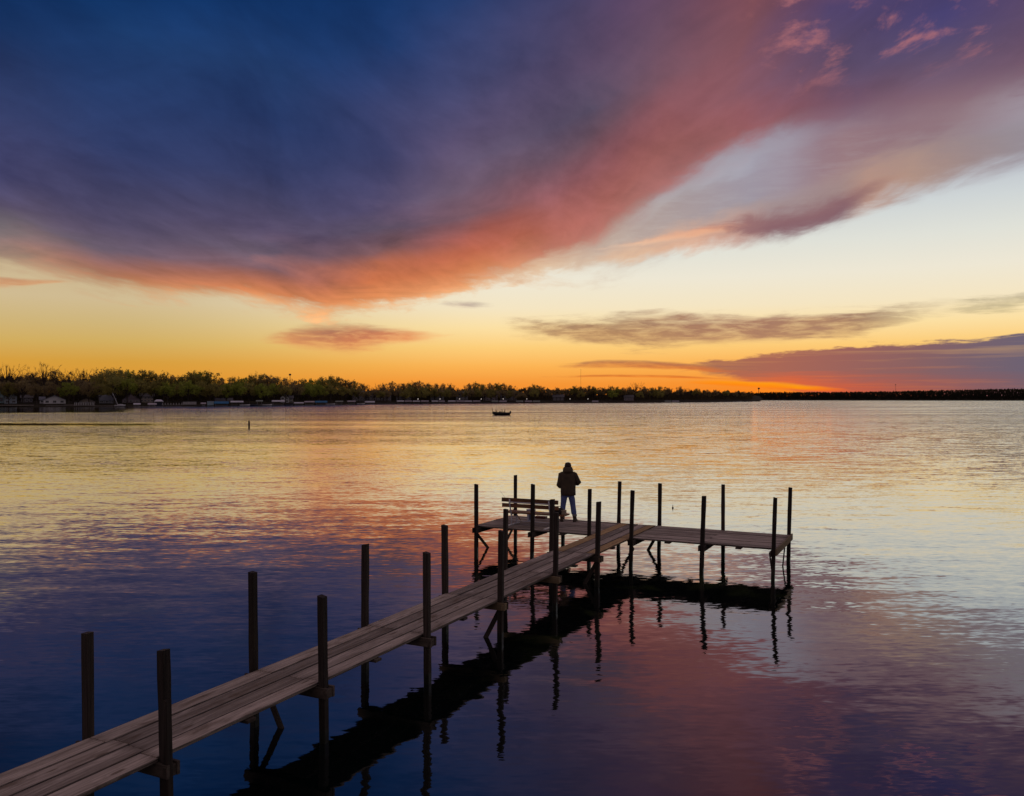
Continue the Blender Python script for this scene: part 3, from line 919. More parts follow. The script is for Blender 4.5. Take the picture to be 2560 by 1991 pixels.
b.ring_skin([ell(0.008, 0.0, 0.795, 0.200, 0.150), ell(0.008, 0.0, 0.80, 0.212, 0.160, ph=1), ell(0.005, 0, 0.90, 0.212, 0.160, ph=.6), ell(0.003, 0, 1.02, 0.212, 0.155, ph=2), ell(0, 0, 1.15, 0.222, 0.155, ph=3),
             ell(0, 0.0, 1.28, 0.232, 0.155, ph=1.5), ell(0, 0.0, 1.37, 0.238, 0.148, ph=.2), ell(0, 0.005, 1.435, 0.228, 0.132), ell(0, 0.01, 1.48, 0.195, 0.112), ell(0, 0.015, 1.51, 0.13, 0.095), ell(0, 0.03, 1.54, 0.085, 0.08)])
b.v = [(x * 1.06, y, z) for x, y, z in b.v]
jk = b.build('jacket', M_JACK, man, True)
for side, sh, el_, wr in ((-1, 'lsh', 'lel', 'lwr'), (1, 'rsh', 'rel', 'rwr')):
    A, B_, C_ = (Vector(J[q]) for q in (sh, el_, wr))
    pts = [A + Vector((-side * 0.05, 0, 0.015)), A + Vector((side * 0.012, 0, -0.01)), A.lerp(B_, 0.35), A.lerp(B_, 0.7), B_ + Vector((side * 0.006, -0.008, 0.0)), B_.lerp(C_, 0.25) + Vector((0, 0, -0.015)), B_.lerp(C_, 0.6), B_.lerp(C_, 0.95)]
    b = MB(); b.tube(pts, [0.085, 0.090, 0.084, 0.076, 0.076, 0.074, 0.064, 0.052], 12); b.build('sleeve', M_JACK, man, True)
b = MB()   # hood bunched round the neck
b.ring_skin([ell(0, 0.0, 1.47, 0.140, 0.110, ph=1), ell(0, -0.02, 1.50, 0.158, 0.135, ph=2), ell(0, -0.02, 1.545, 0.152, 0.140, ph=.5), ell(0, -0.01, 1.58, 0.150, 0.138, ph=1.2), ell(0, 0.0, 1.61, 0.142, 0.130, ph=3), ell(0, 0.02, 1.645, 0.118, 0.112), ell(0, 0.03, 1.654, 0.088, 0.09)])
b.v = [(x, y, z - 0.16 * max(0.0, (y - 0.03) / 0.1) * max(0.0, (z - 1.50) / 0.15)) for x, y, z in b.v]      # open before the face
b.build('hood', M_JACK, man, True)
# jeans
jv = [Vector((0, 0, 0.93)), Vector((0, 0, 0.87))]; jr = [(0.165, 0.118), (0.165, 0.118)]; je = [(0, 1)]
for s, hp, kn, an in ((-1, 'lhip', 'lkn', 'lan'), (1, 'rhip', 'rkn', 'ran')):
    H_, K_, A_ = (Vector(J[q]) for q in (hp, kn, an))
    n = len(jv)
    jv += [H_ + Vector((s * 0.005, 0, -0.06)), H_.lerp(K_, 0.5), K_, K_.lerp(A_, 0.45), K_.lerp(A_, 0.80)]
    jr += [0.112, 0.102, 0.086, 0.086, 0.092]
    je += [(1, n), (n, n + 1), (n + 1, n + 2), (n + 2, n + 3), (n + 3, n + 4)]
skinned('jeans', jv, je, jr, M_JEAN, 0, 1, man)
# boots with thick soles, grey cuffs above
for s, an, to in ((-1, 'lan', 'lto'), (1, 'ran', 'rto')):
    A_, T_ = Vector(J[an]), Vector(J[to])
    d = (T_ - A_); d.z = 0; d.normalize(); sd = Vector((d.y, -d.x, 0))
    b = MB()

    def oval(c, ax, ay, z):
        return [Vector((c.x, c.y, z)) + d * ay * math.sin(t) + sd * ax * math.cos(t) for t in np.linspace(0, 2 * math.pi, 14, endpoint=False)]
    m0 = A_ + d * 0.055
    b.ring_skin([oval(m0, 0.052, 0.150, 0.0), oval(m0, 0.056, 0.154, 0.012), oval(m0, 0.055, 0.150, 0.032), oval(A_ + d * 0.045, 0.052, 0.132, 0.055), oval(A_ + d * 0.02, 0.050, 0.095, 0.09),
                 oval(A_, 0.056, 0.075, 0.14), oval(A_, 0.060, 0.072, 0.20)])
    b.build('boot', M_BOOT, man, True)
    b = MB(); b.ring_skin([oval(A_, 0.064, 0.076, 0.165), oval(A_, 0.069, 0.080, 0.185), oval(A_, 0.067, 0.078, 0.225)]); b.build('cuff', M_CUFF, man, True)
# knit cap with turned-up rim
b = MB()
b.ring_skin([ell(0, 0.048, 1.650, 0.094, 0.106, 18), ell(0, 0.046, 1.656, 0.101, 0.113, 18), ell(0, 0.046, 1.70, 0.101, 0.113, 18), ell(0, 0.046, 1.706, 0.095, 0.107, 18), ell(0, 0.046, 1.745, 0.089, 0.100, 18), ell(0, 0.045, 1.775, 0.066, 0.075, 18), ell(0, 0.045, 1.788, 0.020, 0.025, 18)])
b.build('knit_cap', M_HAT, man, True)
# beanie sits on the head; the rod is a thing of its own in his hands
man.scale = (1.0, 1.0, 0.985)
Mw = Matrix.Translation(man.location) @ Matrix.Rotation(man.rotation_euler.z, 4, 'Z') @ Matrix.Scale(0.985, 4, (0, 0, 1))
ra = Mw @ Vector((-0.09, 0.305, 0.97)); rb = Mw @ Vector((0.095, 0.335, 1.085))
dd = (rb - ra).normalized()
rod('held_rod', 'fishing rod held in front of the standing man, butt to his right', rb + dd * 0.30 + Vector((0, 0, -0.10)), rb + dd * 0.30 + Vector((0, 0, -0.1)) + (Mw.to_3x3() @ Vector((-0.42, 1.9, 0.55))), 0.05)
# ------------------------------------------------------------------ far shore
M_LAND = plain('shore_soil_and_grass', (0.036, 0.032, 0.022), 0.95, 0.4, 0.08, spec=0.03)
M_BARK = plain('tree_bark', (0.055, 0.042, 0.034), 0.9, 0.3, 1.0)
M_TWIG = plain('bare_twigs', (0.075, 0.052, 0.042), 0.9, 0.3, 0.5)


def leafmat(name, c, c2):
    m, N, b = new_mat(name)
    tc = N.new('ShaderNodeTexCoord').outputs['Object']
    oi = N.new('ShaderNodeObjectInfo')
    n = N.noise(tc, 0.35, 4.0, 0.65)
    col = N.mix(N.mr(n, 0.35, 0.65), c, c2)
    f = N.add(0.75, N.mul(oi.outputs['Random'], 0.5))
    N.put(b.inputs['Base Color'], N.mix(1.0, col, N.vec(f, f, f), blend='MULTIPLY'))
    b.inputs['Roughness'].default_value = 0.8
    b.inputs['Specular IOR Level'].default_value = 0.1
    tr = N.new('ShaderNodeBsdfTranslucent')
    N.put(tr.inputs[0], N.mix(1.0, col, (1.45, 1.35, 0.8), blend='MULTIPLY'))
    ms = N.new('ShaderNodeMixShader'); ms.inputs[0].default_value = 0.5
    o = [x for x in N.t.nodes if x.type == 'OUTPUT_MATERIAL'][0]
    N.t.links.new(b.outputs[0], ms.inputs[1]); N.t.links.new(tr.outputs[0], ms.inputs[2]); N.t.links.new(ms.outputs[0], o.inputs[0])
    return m


M_OLIVE = leafmat('olive_spring_leaves', (0.27, 0.26, 0.10), (0.42, 0.39, 0.14))
M_GREEN = leafmat('fresh_green_leaves', (0.26, 0.31, 0.07), (0.38, 0.44, 0.10))
M_BROWN = leafmat('brown_buds', (0.25, 0.20, 0.125), (0.36, 0.30, 0.17))

SHORE = [(-1500, 250), (-600, 330), (-200, 405), (0, 443), (150, 452), (300, 468), (480, 492), (620, 520), (800, 580), (940, 680), (1100, 745), (1210, 800), (1400, 850), (1600, 900), (1760, 1010), (1860, 1180), (1900, 1330)]


def shore_z(x):
    xs = [p[0] for p in SHORE]; zs = [p[1] for p in SHORE]
    return float(np.interp(x, xs, zs))


def at(x, dz=0.0, h=0.0):
    """a spot on the far shore: bearing given by the column of the 2560 px print, dz metres behind the waterline"""
    Z = shore_z(x) + dz
    return Vector(((x - 1280.0) / F_PX * Z, Z, h))


def ground_h(dz):
    return 0.35 + min(2.6, max(0.0, dz) * 0.055)


# land: a low bank rising behind the waterline
b = MB()
prof = [(-3, -0.4), (0, 0.02), (2, 0.35), (20, ground_h(20)), (60, ground_h(60)), (110, 4.0), (170, 9.0), (700, 11.0)]
cols = np.arange(-1500, 1901, 50)
rows = [[at(x + random.uniform(-8, 8), dz + (random.uniform(-2.5, 2.5) if i < 3 else 0), h) for i, (dz, h) in enumerate(prof)] for x in cols]
for r0, r1 in zip(rows[:-1], rows[1:]):
    for k in range(len(prof) - 1):
        b.quad(r0[k], r1[k], r1[k + 1], r0[k + 1])
b.build('shore_land', M_LAND, None, False, 'structure')
b = MB()
FAR = [(1500, 2350), (1800, 2250), (2000, 2150), (2200, 2060), (2400, 1960), (2560, 1900), (3000, 1700), (4200, 1300)]


def far_at(x, dz=0.0, h=0.0):
    Z = float(np.interp(x, [p[0] for p in FAR], [p[1] for p in FAR])) + dz
    return Vector(((x - 1280.0) / F_PX * Z, Z, h))


for x in range(1500, 4200, 100):
    for (d0, h0), (d1, h1) in zip([(-5, -0.5), (3, 0.8), (120, 11)], [(3, 0.8), (120, 11), (900, 13)]):
        b.quad(far_at(x, d0, h0), far_at(x + 100, d0, h0), far_at(x + 100, d1, h1), far_at(x, d1, h1))
b.build('far_land', M_LAND, None, False, 'structure')


# ---- trees: a few kinds grown once, then set out one by one
def grow(seed, kind):
    """unit-height tree; kind: 'olive', 'green', 'brown', 'bare', 'top' (bare high limbs)"""
    r = random.Random(seed)
    wood_b, crown = MB(), MB()
    H = 18.0
    W = {'olive': 0.36, 'green': 0.40, 'brown': 0.36, 'bare': 0.36, 'spread': 0.46}[kind]
    lean = r.uniform(-0.04, 0.04) * H
    fork = H * r.uniform(0.14, 0.26)
    top = Vector((lean, 0, H * 0.80))
    wood_b.tube([(0, 0, -0.5), (lean * 0.1, 0, fork * 0.6), (lean * 0.25, 0, fork), (lean * .6, 0, H * 0.5), top], [0.50, 0.40, 0.34, 0.20, 0.05], 6)
    tips = []
    nl = r.randint(8, 11)
    for i in range(nl):
        a = 2 * math.pi * (i / nl) + r.uniform(-0.4, 0.4)
        z0 = fork * r.uniform(0.8, 1.9)
        reach = W * H * r.uniform(0.55, 1.0)
        ze = H * r.uniform(0.45, 0.93)
        p0 = Vector((lean * .3, 0, z0)); p3 = Vector((math.cos(a) * reach + lean, math.sin(a) * reach, ze))
        p1 = p0.lerp(p3, 0.35) + Vector((math.cos(a), math.sin(a), -0.2)) * reach * 0.12
        p2 = p0.lerp(p3, 0.7) + Vector((math.cos(a) * .1 * reach, math.sin(a) * .1 * reach, 0))
        wood_b.tube([p0, p1, p2, p3], [0.20, 0.15, 0.09, 0.03], 4)
        for k in range(7):
            f = r.uniform(0.35, 1.0)
            q = p0.lerp(p3, f) + (p1 - p0.lerp(p3, .35)) * (1 - abs(f - .5))
            d = Vector((math.cos(a) * .6 + r.uniform(-.8, .8), math.sin(a) * .6 + r.uniform(-.8, .8), r.uniform(0.1, 1.0))).normalized()
            e = q + d * H * r.uniform(0.07, 0.16)
            crown.tube([q, q.lerp(e, .5) + Vector((0, 0, .1)), e], [0.055, 0.035, 0.012], 3, cap=False)
            tips.append((q.lerp(e, .6), e, d))
    for k in range(26):
        q = Vector((lean * .8 + r.gauss(0, W * H * .28), r.gauss(0, W * H * .28), H * r.uniform(.62, .92)))
        e = q + Vector((r.uniform(-.5, .5), r.uniform(-.5, .5), 1)).normalized() * H * r.uniform(.05, .11)
        crown.tube([Vector((lean * .6, 0, H * .5)), Vector((lean * .6, 0, H * .5)).lerp(q, .6) + Vector((0, 0, .4)), q, e], [0.10, 0.07, 0.045, 0.012], 3, cap=False)
        tips.append((q, e, (e - q).normalized()))
    leafy = kind not in ('bare', 'spread')
    for (q, e, d) in tips:
        # fine twigs
        for k in range(7 if leafy else 12):
            dd = (d + Vector((r.gauss(0, .55), r.gauss(0, .55), r.uniform(0, .8)))).normalized()
            s = q.lerp(e, r.random()); t = s + dd * H * r.uniform(0.045, 0.10)
            w = r.uniform(0.02, 0.04)
            sd = dd.cross(Vector((r.gauss(0, 1), r.gauss(0, 1), r.gauss(0, 1)))).normalized() * w
            crown.tri(s - sd, s + sd, t, 0)
        if leafy:
            n = {'olive': 30, 'green': 38, 'brown': 22}[kind]
            for k in range(n):
                c = q.lerp(e, r.random()) + Vector((r.gauss(0, .55), r.gauss(0, .55), r.gauss(0, .6)))
                dd = (d + Vector((r.gauss(0, .8), r.gauss(0, .8), r.uniform(-.3, 1.0)))).normalized()
                sd = dd.cross(Vector((r.gauss(0, 1), r.gauss(0, 1), r.gauss(0, 1)))).normalized() * r.uniform(.14, .28)
                L = r.uniform(.45, 1.05)
                crown.quad(c - sd * .4, c + dd * L * .5 - sd, c + dd * L, c + dd * L * .5 + sd, 1)
    lm = {'olive': M_OLIVE, 'green': M_GREEN, 'brown': M_BROWN, 'bare': M_TWIG, 'spread': M_TWIG}[kind]
    return wood_b.mesh('trunk', M_BARK), crown.mesh('crown', [M_TWIG, lm]), H


KINDS = {}
for kd, n in (('olive', 4), ('green', 3), ('brown', 3), ('bare', 3), ('spread', 2)):
    KINDS[kd] = [grow(100 + 17 * i + len(kd) * 7, kd) for i in range(n)]

ORD = ['first', 'second', 'third', 'fourth', 'fifth', 'sixth', 'seventh', 'eighth', 'ninth', 'tenth', 'eleventh', 'twelfth', 'thirteenth', 'fourteenth', 'fifteenth', 'sixteenth', 'seventeenth', 'eighteenth', 'nineteenth', 'twentieth']
ZONES = [(-999, 95, 'left of the white gabled cottage'), (95, 180, 'behind the white gabled cottage'), (180, 262, 'behind the pale-posted dock'), (262, 352, 'around the slanted white mast'),
         (352, 440, 'behind the white-roofed boat shelter'), (440, 520, 'behind the white picket railing'), (520, 640, 'behind the left blue boat canopy'), (640, 735, 'left of the lattice antenna pole'),
         (735, 850, 'right of the lattice antenna pole'), (850, 985, 'before the orange-roofed lakeside block'), (985, 1135, 'behind the long row of pale canopies'), (1135, 1290, 'before the dark gabled condos'),
         (1290, 1460, 'left of the thin tall mast'), (1460, 1640, 'right of the thin tall mast'), (1640, 1999, 'near the tip of the point')]
WORDS = {'olive': 'olive leafing tree', 'green': 'fresh green rounded tree', 'brown': 'brown budding tree', 'bare': 'bare branching tree', 'spread': 'bare wide-spreading tree'}
zone_count = {}


def tree(x, y_top, dz, kind, wide=1.0, row='back'):
    p = at(x, dz, ground_h(dz))
    h = CAM_H - (y_top - HOR_Y) / F_PX * p.y - p.z
    tm, cm, H = random.choice(KINDS[kind])
    zn = next(z[2] for z in ZONES if z[0] <= x < z[1])
    key = (zn, row)
    zone_count[key] = zone_count.get(key, 0) + 1
    lab = '%s, %s from left in %s row %s' % (WORDS[kind], ORD[zone_count[key] - 1], row, zn)
    t = thing('tree', lab, 'tree', p, random.uniform(0, 6.28), 'trees along the far shore')
    s = h / (H * 0.97)
    t.scale = (s * wide, s * wide, s)
    put('trunk', tm, t); put('crown', cm, t)


TOPS = [(-140, 925, 'bare'), (-95, 930, 'brown'), (-50, 921, 'bare'), (-8, 921, 'bare'), (16, 913, 'spread'), (52, 926, 'spread'), (80, 934, 'brown'), (111, 908, 'bare'), (140, 929, 'brown'), (160, 936, 'bare'), (184, 925, 'spread'), (206, 922, 'bare'), (228, 937, 'brown'),
        (252, 931, 'olive'), (275, 926, 'olive'), (298, 928, 'olive'), (320, 930, 'green'), (343, 937, 'brown'), (364, 930, 'olive'), (388, 938, 'brown'), (408, 936, 'olive'), (432, 942, 'brown'), (455, 944, 'olive'),
        (478, 933, 'olive'), (500, 932, 'green'), (524, 934, 'olive'), (552, 949, 'brown'), (580, 946, 'olive'), (604, 947, 'green'), (630, 941, 'olive'), (650, 938, 'olive'), (668, 940, 'brown'), (690, 946, 'olive'), (712, 948, 'brown'),
        (738, 952, 'brown'), (758, 951, 'olive'), (780, 951, 'green'), (805, 946, 'olive'), (828, 943, 'olive'), (846, 946, 'brown'), (864, 951, 'brown'), (884, 955, 'olive'), (904, 960, 'brown'), (920, 965, 'bare'),
        (945, 962, 'bare'), (958, 961, 'brown'), (982, 957, 'brown'), (1008, 961, 'brown'), (1022, 960, 'olive'), (1036, 956, 'brown'), (1050, 956, 'brown'), (1070, 962, 'olive'), (1090, 962, 'brown'), (1108, 962, 'brown'), (1126, 962, 'brown'), (1142, 969, 'bare'),
        (1172, 962, 'brown'), (1188, 959, 'olive'), (1206, 963, 'olive'), (1224, 961, 'brown'), (1242, 960, 'olive'), (1258, 961, 'brown'), (1276, 965, 'brown'), (1290, 970, 'bare'), (1322, 968, 'brown'), (1335, 963, 'olive'), (1348, 966, 'brown'),
        (1372, 974, 'brown'), (1392, 970, 'brown'), (1412, 973, 'brown'), (1436, 967, 'olive'), (1452, 968, 'brown'), (1474, 966, 'brown'), (1484, 969, 'olive'), (1506, 970, 'brown'), (1526, 967, 'olive'), (1542, 969, 'green'), (1558, 971, 'brown'),
        (1572, 970, 'brown'), (1588, 958, 'spread'), (1610, 968, 'brown'), (1630, 971, 'olive'), (1650, 968, 'olive'), (1668, 970, 'brown'), (1700, 968, 'brown'), (1714, 971, 'bare'), (1742, 973, 'olive'), (1768, 976, 'brown'), (1790, 976, 'brown'), (1815, 978, 'olive'), (1840, 979, 'brown'), (1860, 980, 'brown')]
for x, y, k in TOPS:
    tree(x, y, random.uniform(38, 60), k, random.uniform(0.9, 1.2))
FRONT = [(-110, 960, 'brown'), (-60, 955, 'olive'), (-20, 950, 'brown'), (22, 958, 'olive'), (56, 952, 'brown'), (92, 962, 'brown'), (128, 955, 'brown'), (172, 958, 'green'), (196, 950, 'brown'), (222, 956, 'brown'), (247, 960, 'olive'), (286, 945, 'olive'), (318, 950, 'green'), (352, 952, 'olive'), (384, 955, 'olive'),
         (418, 958, 'green'), (446, 962, 'olive'), (470, 955, 'green'), (502, 956, 'olive'), (536, 960, 'olive'), (566, 962, 'green'), (594, 962, 'green'), (622, 958, 'olive'), (652, 962, 'green'), (684, 962, 'green'), (714, 966, 'olive'), (744, 962, 'brown'), (772, 962, 'green'), (798, 964, 'green'), (826, 966, 'olive'), (856, 968, 'olive'), (882, 972, 'olive'),
         (896, 972, 'brown'), (916, 978, 'brown'), (936, 974, 'brown'), (952, 979, 'olive'), (966, 976, 'brown'), (996, 972, 'brown'), (1012, 976, 'olive'), (1028, 970, 'olive'), (1056, 970, 'olive'), (1086, 972, 'olive'), (1102, 972, 'brown'), (1116, 974, 'olive'), (1132, 978, 'brown'), (1148, 974, 'brown'), (1164, 977, 'olive'), (1178, 974, 'brown'), (1192, 974, 'olive'), (1212, 976, 'brown'), (1228, 974, 'olive'), (1240, 978, 'brown'), (1256, 975, 'brown'), (1272, 978, 'olive'), (1288, 977, 'brown'), (1306, 982, 'brown'), (1335, 976, 'olive'), (1452, 978, 'olive'), (1530, 978, 'green'), (1600, 980, 'olive'), (1650, 980, 'olive')]
for x, y, k in FRONT:
    tree(x, y, random.uniform(12, 30), k, random.uniform(1.0, 1.3), 'front')


# brushwood and further trees behind, one dark mass nobody could count
def wood_mass(name, mtl, xs, top_fn, base_fn, pos_fn, n, leaf, seed, rip=2.0):
    r = random.Random(seed); b = MB()
    for _ in range(n):
        x = r.uniform(*xs)
        dz = r.uniform(0, 60)
        p = pos_fn(x, dz)
        hy = top_fn(x) + rip * (1.0 * math.sin(x * 0.21) + 0.7 * math.sin(x * 0.53 + 1))
        htop = CAM_H - (hy - HOR_Y) / F_PX * p.y
        z = base_fn(dz) + (htop - base_fn(dz)) * r.random() ** 1.15
        c = Vector((p.x, p.y, z))
        a = r.uniform(0, 6.28); s = leaf * r.uniform(0.5, 1.2)
        u = Vector((math.cos(a), math.sin(a) * .6, r.uniform(-.3, .3))) * s
        v = Vector((r.uniform(-.3, .3), r.uniform(-.3, .3), 1)) * s * r.uniform(.7, 1.5)
        b.quad(c - u * .6, c - v * .5 + u * .2, c + u * .7, c + v + u * .1)
    return b.build(name, mtl, None, False, 'stuff')


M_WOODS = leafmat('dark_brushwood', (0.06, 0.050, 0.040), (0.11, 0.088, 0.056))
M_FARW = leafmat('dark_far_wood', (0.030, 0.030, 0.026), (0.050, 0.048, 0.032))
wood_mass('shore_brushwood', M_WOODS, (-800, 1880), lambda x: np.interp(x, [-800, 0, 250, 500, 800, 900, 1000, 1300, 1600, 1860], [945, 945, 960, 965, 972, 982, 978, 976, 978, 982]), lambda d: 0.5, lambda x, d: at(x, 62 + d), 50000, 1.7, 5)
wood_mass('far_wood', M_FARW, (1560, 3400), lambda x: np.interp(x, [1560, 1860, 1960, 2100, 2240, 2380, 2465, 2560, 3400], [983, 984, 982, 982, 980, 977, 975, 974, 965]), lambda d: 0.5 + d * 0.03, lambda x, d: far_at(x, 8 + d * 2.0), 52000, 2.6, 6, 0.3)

# ---- houses
M_SIDING = {}


def siding(name, c):
    m, N, b = new_mat(name)
    tc = N.new('ShaderNodeTexCoord').outputs['Object']
    z = N.sep(tc)[2]
    f = N.m('FRACT', N.mul(z, 5.0))
    d = N.mr(f, 0.0, 0.15, 0.75, 1.0)
    n = N.noise(tc, 0.8, 3.0, 0.6)
    k = N.mul(d, N.mr(n, 0.3, 0.7, 0.88, 1.08))
    N.put(b.inputs['Base Color'], N.mix(1.0, tuple(c), N.vec(k, k, k), blend='MULTIPLY'))
    b.inputs['Roughness'].default_value = 0.75
    return m


S_WHITE = siding('white_siding', (0.74, 0.76, 0.78)); S_BLUE = siding('pale_blue_siding', (0.48, 0.58, 0.66)); S_TEAL = siding('pale_teal_siding', (0.32, 0.48, 0.50))
S_BEIGE = siding('beige_siding', (0.36, 0.31, 0.26)); S_GREY = siding('grey_siding', (0.19, 0.20, 0.23)); S_MAUVE = siding('mauve_siding', (0.26, 0.22, 0.25)); S_DARK = siding('dark_taupe_siding', (0.10, 0.088, 0.092))
M_ROOF = plain('grey_shingle', (0.10, 0.10, 0.11), 0.9, 0.25, 2.0); M_ROOFR = plain('rust_brown_shingle', (0.16, 0.075, 0.04), 0.9, 0.25, 2.0); M_ROOFB = plain('blue_grey_shingle', (0.17, 0.19, 0.24), 0.9, 0.2, 2.0)
M_GLASS = plain('dark_window_glass', (0.02, 0.025, 0.03), 0.12, 0.1, 2.0, spec=0.6)
M_TRIM = plain('white_trim', (0.65, 0.65, 0.65), 0.6, 0.08, 2.0)


def house(name, label, x0, x1, y_eave, y_ridge, dz, wall, roof, gable_front, nwin, floors=1, depth=9.0, chimney=False, hip=False, cat='house', group='houses on the far shore', win_h=0.5):
    xc = (x0 + x1) / 2
    g = ground_h(dz) - 0.1
    p = at(xc, dz, g)
    k = p.y / F_PX
    w = (x1 - x0) * k
    he = CAM_H - (y_eave - HOR_Y) * k - g
    hr = CAM_H - (y_ridge - HOR_Y) * k - g
    ang = -math.atan((xc - 1280) / F_PX)
    t = thing(name, label, cat, p, ang, group)
    hw, d = w / 2, depth
    b = MB()
    b.box((0, d / 2, he / 2 - 0.5), (w, d, he + 1.0))
    if gable_front:
        for y in (0.0, d):
            b.poly([(-hw, y, he), (hw, y, he), (0, y, hr)])
    elif not hip:
        for sx in (-hw, hw):
            b.poly([(sx, 0, he), (sx, d, he), (sx, d / 2, hr)])
    b.build('wall', wall, t)
    b = MB(); o = 0.45; th = 0.22

    def slab(a, bb, c, dd):
        a, bb, c, dd = map(Vector, (a, bb, c, dd)); up = Vector((0, 0, th))
        b.quad(a, bb, c, dd); b.quad(dd + up, c + up, bb + up, a + up)
        for m, n in ((a, bb), (bb, c), (c, dd), (dd, a)):
            b.quad(m, m + up, n + up, n)
    sl = (hr - he) / (hw if gable_front else d / 2)
    if gable_front:
        for s in (-1, 1):
            slab((0, -o, hr), (0, d + o, hr), (s * (hw + o), d + o, he - sl * o), (s * (hw + o), -o, he - sl * o))
    elif hip:
        m = min(hw * 0.55, d / 2)
        A, B_, C_, D_ = (-hw - o, -o, he), (hw + o, -o, he), (hw + o, d + o, he), (-hw - o, d + o, he)
        R0, R1 = (-hw + m, d / 2, hr), (hw - m, d / 2, hr)
        slab(A, B_, R1, R0); slab(C_, D_, R0, R1); slab(B_, C_, R1, R1); slab(D_, A, R0, R0)
    else:
        slab((-hw - o, d / 2, hr), (hw + o, d / 2, hr), (hw + o, -o, he - sl * o), (-hw - o, -o, he - sl * o))
        slab((-hw - o, d / 2, hr), (hw + o, d / 2, hr), (hw + o, d + o, he - sl * o), (-hw - o, d + o, he - sl * o))
    rf = b.build('roof', roof, t)
    if chimney:
        b = MB(); b.box((hw * 0.3, d * 0.55, hr + 0.3), (0.7, 0.7, 1.6)); b.build('chimney', M_ROOFR, rf)
    fh = he / floors
    for f in range(floors):
        for i in range(nwin):
            cx = -hw + w * (i + 0.5) / nwin
            ww = min(1.5, w / nwin * 0.55); wh = fh * win_h
            fr = MB()
            fr.box((0, -0.03, 0), (ww + 0.24, 0.10, wh + 0.24))
            o_ = fr.build('window', M_TRIM, t); o_.location = (cx, -0.01, fh * (f + 0.52))
            gl = MB()
            gl.box((-ww * 0.26, -0.10, 0), (ww * 0.44, 0.05, wh)); gl.box((ww * 0.26, -0.10, 0), (ww * 0.44, 0.05, wh))
            pn = MB(); pn.box((0, -0.085, 0), (ww, 0.03, wh)); pn.build('pane', M_GLASS, o_)
            mu = MB(); mu.box((0, -0.11, 0), (0.07, 0.02, wh)); mu.build('mullion', M_TRIM, o_)
    return t


house('cottage', 'pale teal cottage cut by the left edge, under bare trees', -14, 8, 990, 976, 30, S_TEAL, M_ROOFB, True, 2)
house('cottage', 'pale blue-grey tall gabled cottage, second from the left edge', 13, 40, 992, 981, 26, S_BLUE, M_ROOFB, True, 2, 2, 7)
house('cottage', 'dark cottage with small white porch, between tall blue-grey and white gabled cottages', 54, 80, 995, 988, 34, S_DARK, M_ROOF, False, 3)
house('cottage', 'white gabled cottage with three windows, near the shore on the far left', 112, 161, 1000, 989, 24, S_WHITE, M_ROOFB, True, 3, 1, 9, True)
house('cottage_annex', 'small pale annex at the left side of the white gabled cottage', 100, 111, 1000, 993, 27, S_WHITE, M_ROOFB, False, 1, 1, 6)
house('cottage', 'dim beige low cottage behind the dock with pale posts', 198, 236, 1004, 996, 28, S_BEIGE, M_ROOF, True, 3)
house('cottage', 'grey cottage with broad slate roof, left of the slanted white mast', 249, 287, 1001, 988, 24, S_GREY, M_ROOFB, False, 3, 1, 10, True)
house('cottage', 'mauve cottage with a large steep roof, right of the slanted white mast', 307, 349, 1000, 983, 34, S_MAUVE, M_ROOF, True, 3, 1, 11)
house('cottage', 'beige board-sided house left of the white-roofed boat shelter', 352, 383, 992, 984, 36, S_BEIGE, M_ROOF, False, 4, 2, 9)
house('cottage', 'dark low house behind the left blue boat canopy', 538, 580, 1003, 996, 34, S_DARK, M_ROOF, False, 4)
house('lake_house', 'pale lavender two-storey house just left of the antenna pole', 702, 722, 994, 986, 28, S_WHITE, M_ROOFB, True, 2, 2, 8)
house('lake_house', 'beige narrow house joined to the right of the pale lavender house', 723, 733, 996, 990, 29, S_BEIGE, M_ROOF, False, 1, 2, 8)
house('lakeside_block', 'dark three-storey block left of the orange-roofed one, under brown trees', 880, 912, 983, 978, 40, S_DARK, M_ROOF, False, 4, 3, 14, cat='apartment block', group='apartment blocks on the far shore')
house('lakeside_block', 'long low-pitched apartment block with a rust-orange roof', 914, 978, 982, 976, 44, S_DARK, M_ROOFR, False, 7, 3, 16, hip=True, cat='apartment block', group='apartment blocks on the far shore')
house('lakeside_block', 'dark apartment block behind the left end of the long canopy row', 990, 1028, 984, 979, 46, S_DARK, M_ROOF, False, 5, 3, 16, cat='apartment block', group='apartment blocks on the far shore')
house('lakeside_block', 'grey apartment block behind the middle of the long canopy row', 1076, 1110, 984, 978, 46, S_GREY, M_ROOF, False, 4, 3, 16, cat='apartment block', group='apartment blocks on the far shore')
house('lakeside_block', 'grey-blue flat-topped apartment block behind the right end of the canopy row', 1140, 1170, 983, 980, 42, S_GREY, M_ROOFB, False, 5, 3, 16, cat='apartment block', group='apartment blocks on the far shore')
house('lakeside_block', 'dark gabled condo block, left one of two above the fishing boat', 1208, 1244, 984, 978, 40, S_MAUVE, M_ROOF, False, 5, 3, 16, cat='apartment block', group='apartment blocks on the far shore')
house('lakeside_block', 'dark gabled condo block, right one of two above the fishing boat', 1250, 1292, 985, 979, 42, S_DARK, M_ROOF, False, 5, 3, 16, cat='apartment block', group='apartment blocks on the far shore')
house('lake_house', 'small dark house between condos and the thin tall mast', 1382, 1410, 993, 987, 40, S_DARK, M_ROOF, False, 3, 2, 10)
house('lake_house', 'small mauve house right of the thin tall mast', 1560, 1584, 994, 988, 40, S_MAUVE, M_ROOF, False, 3, 2, 10)

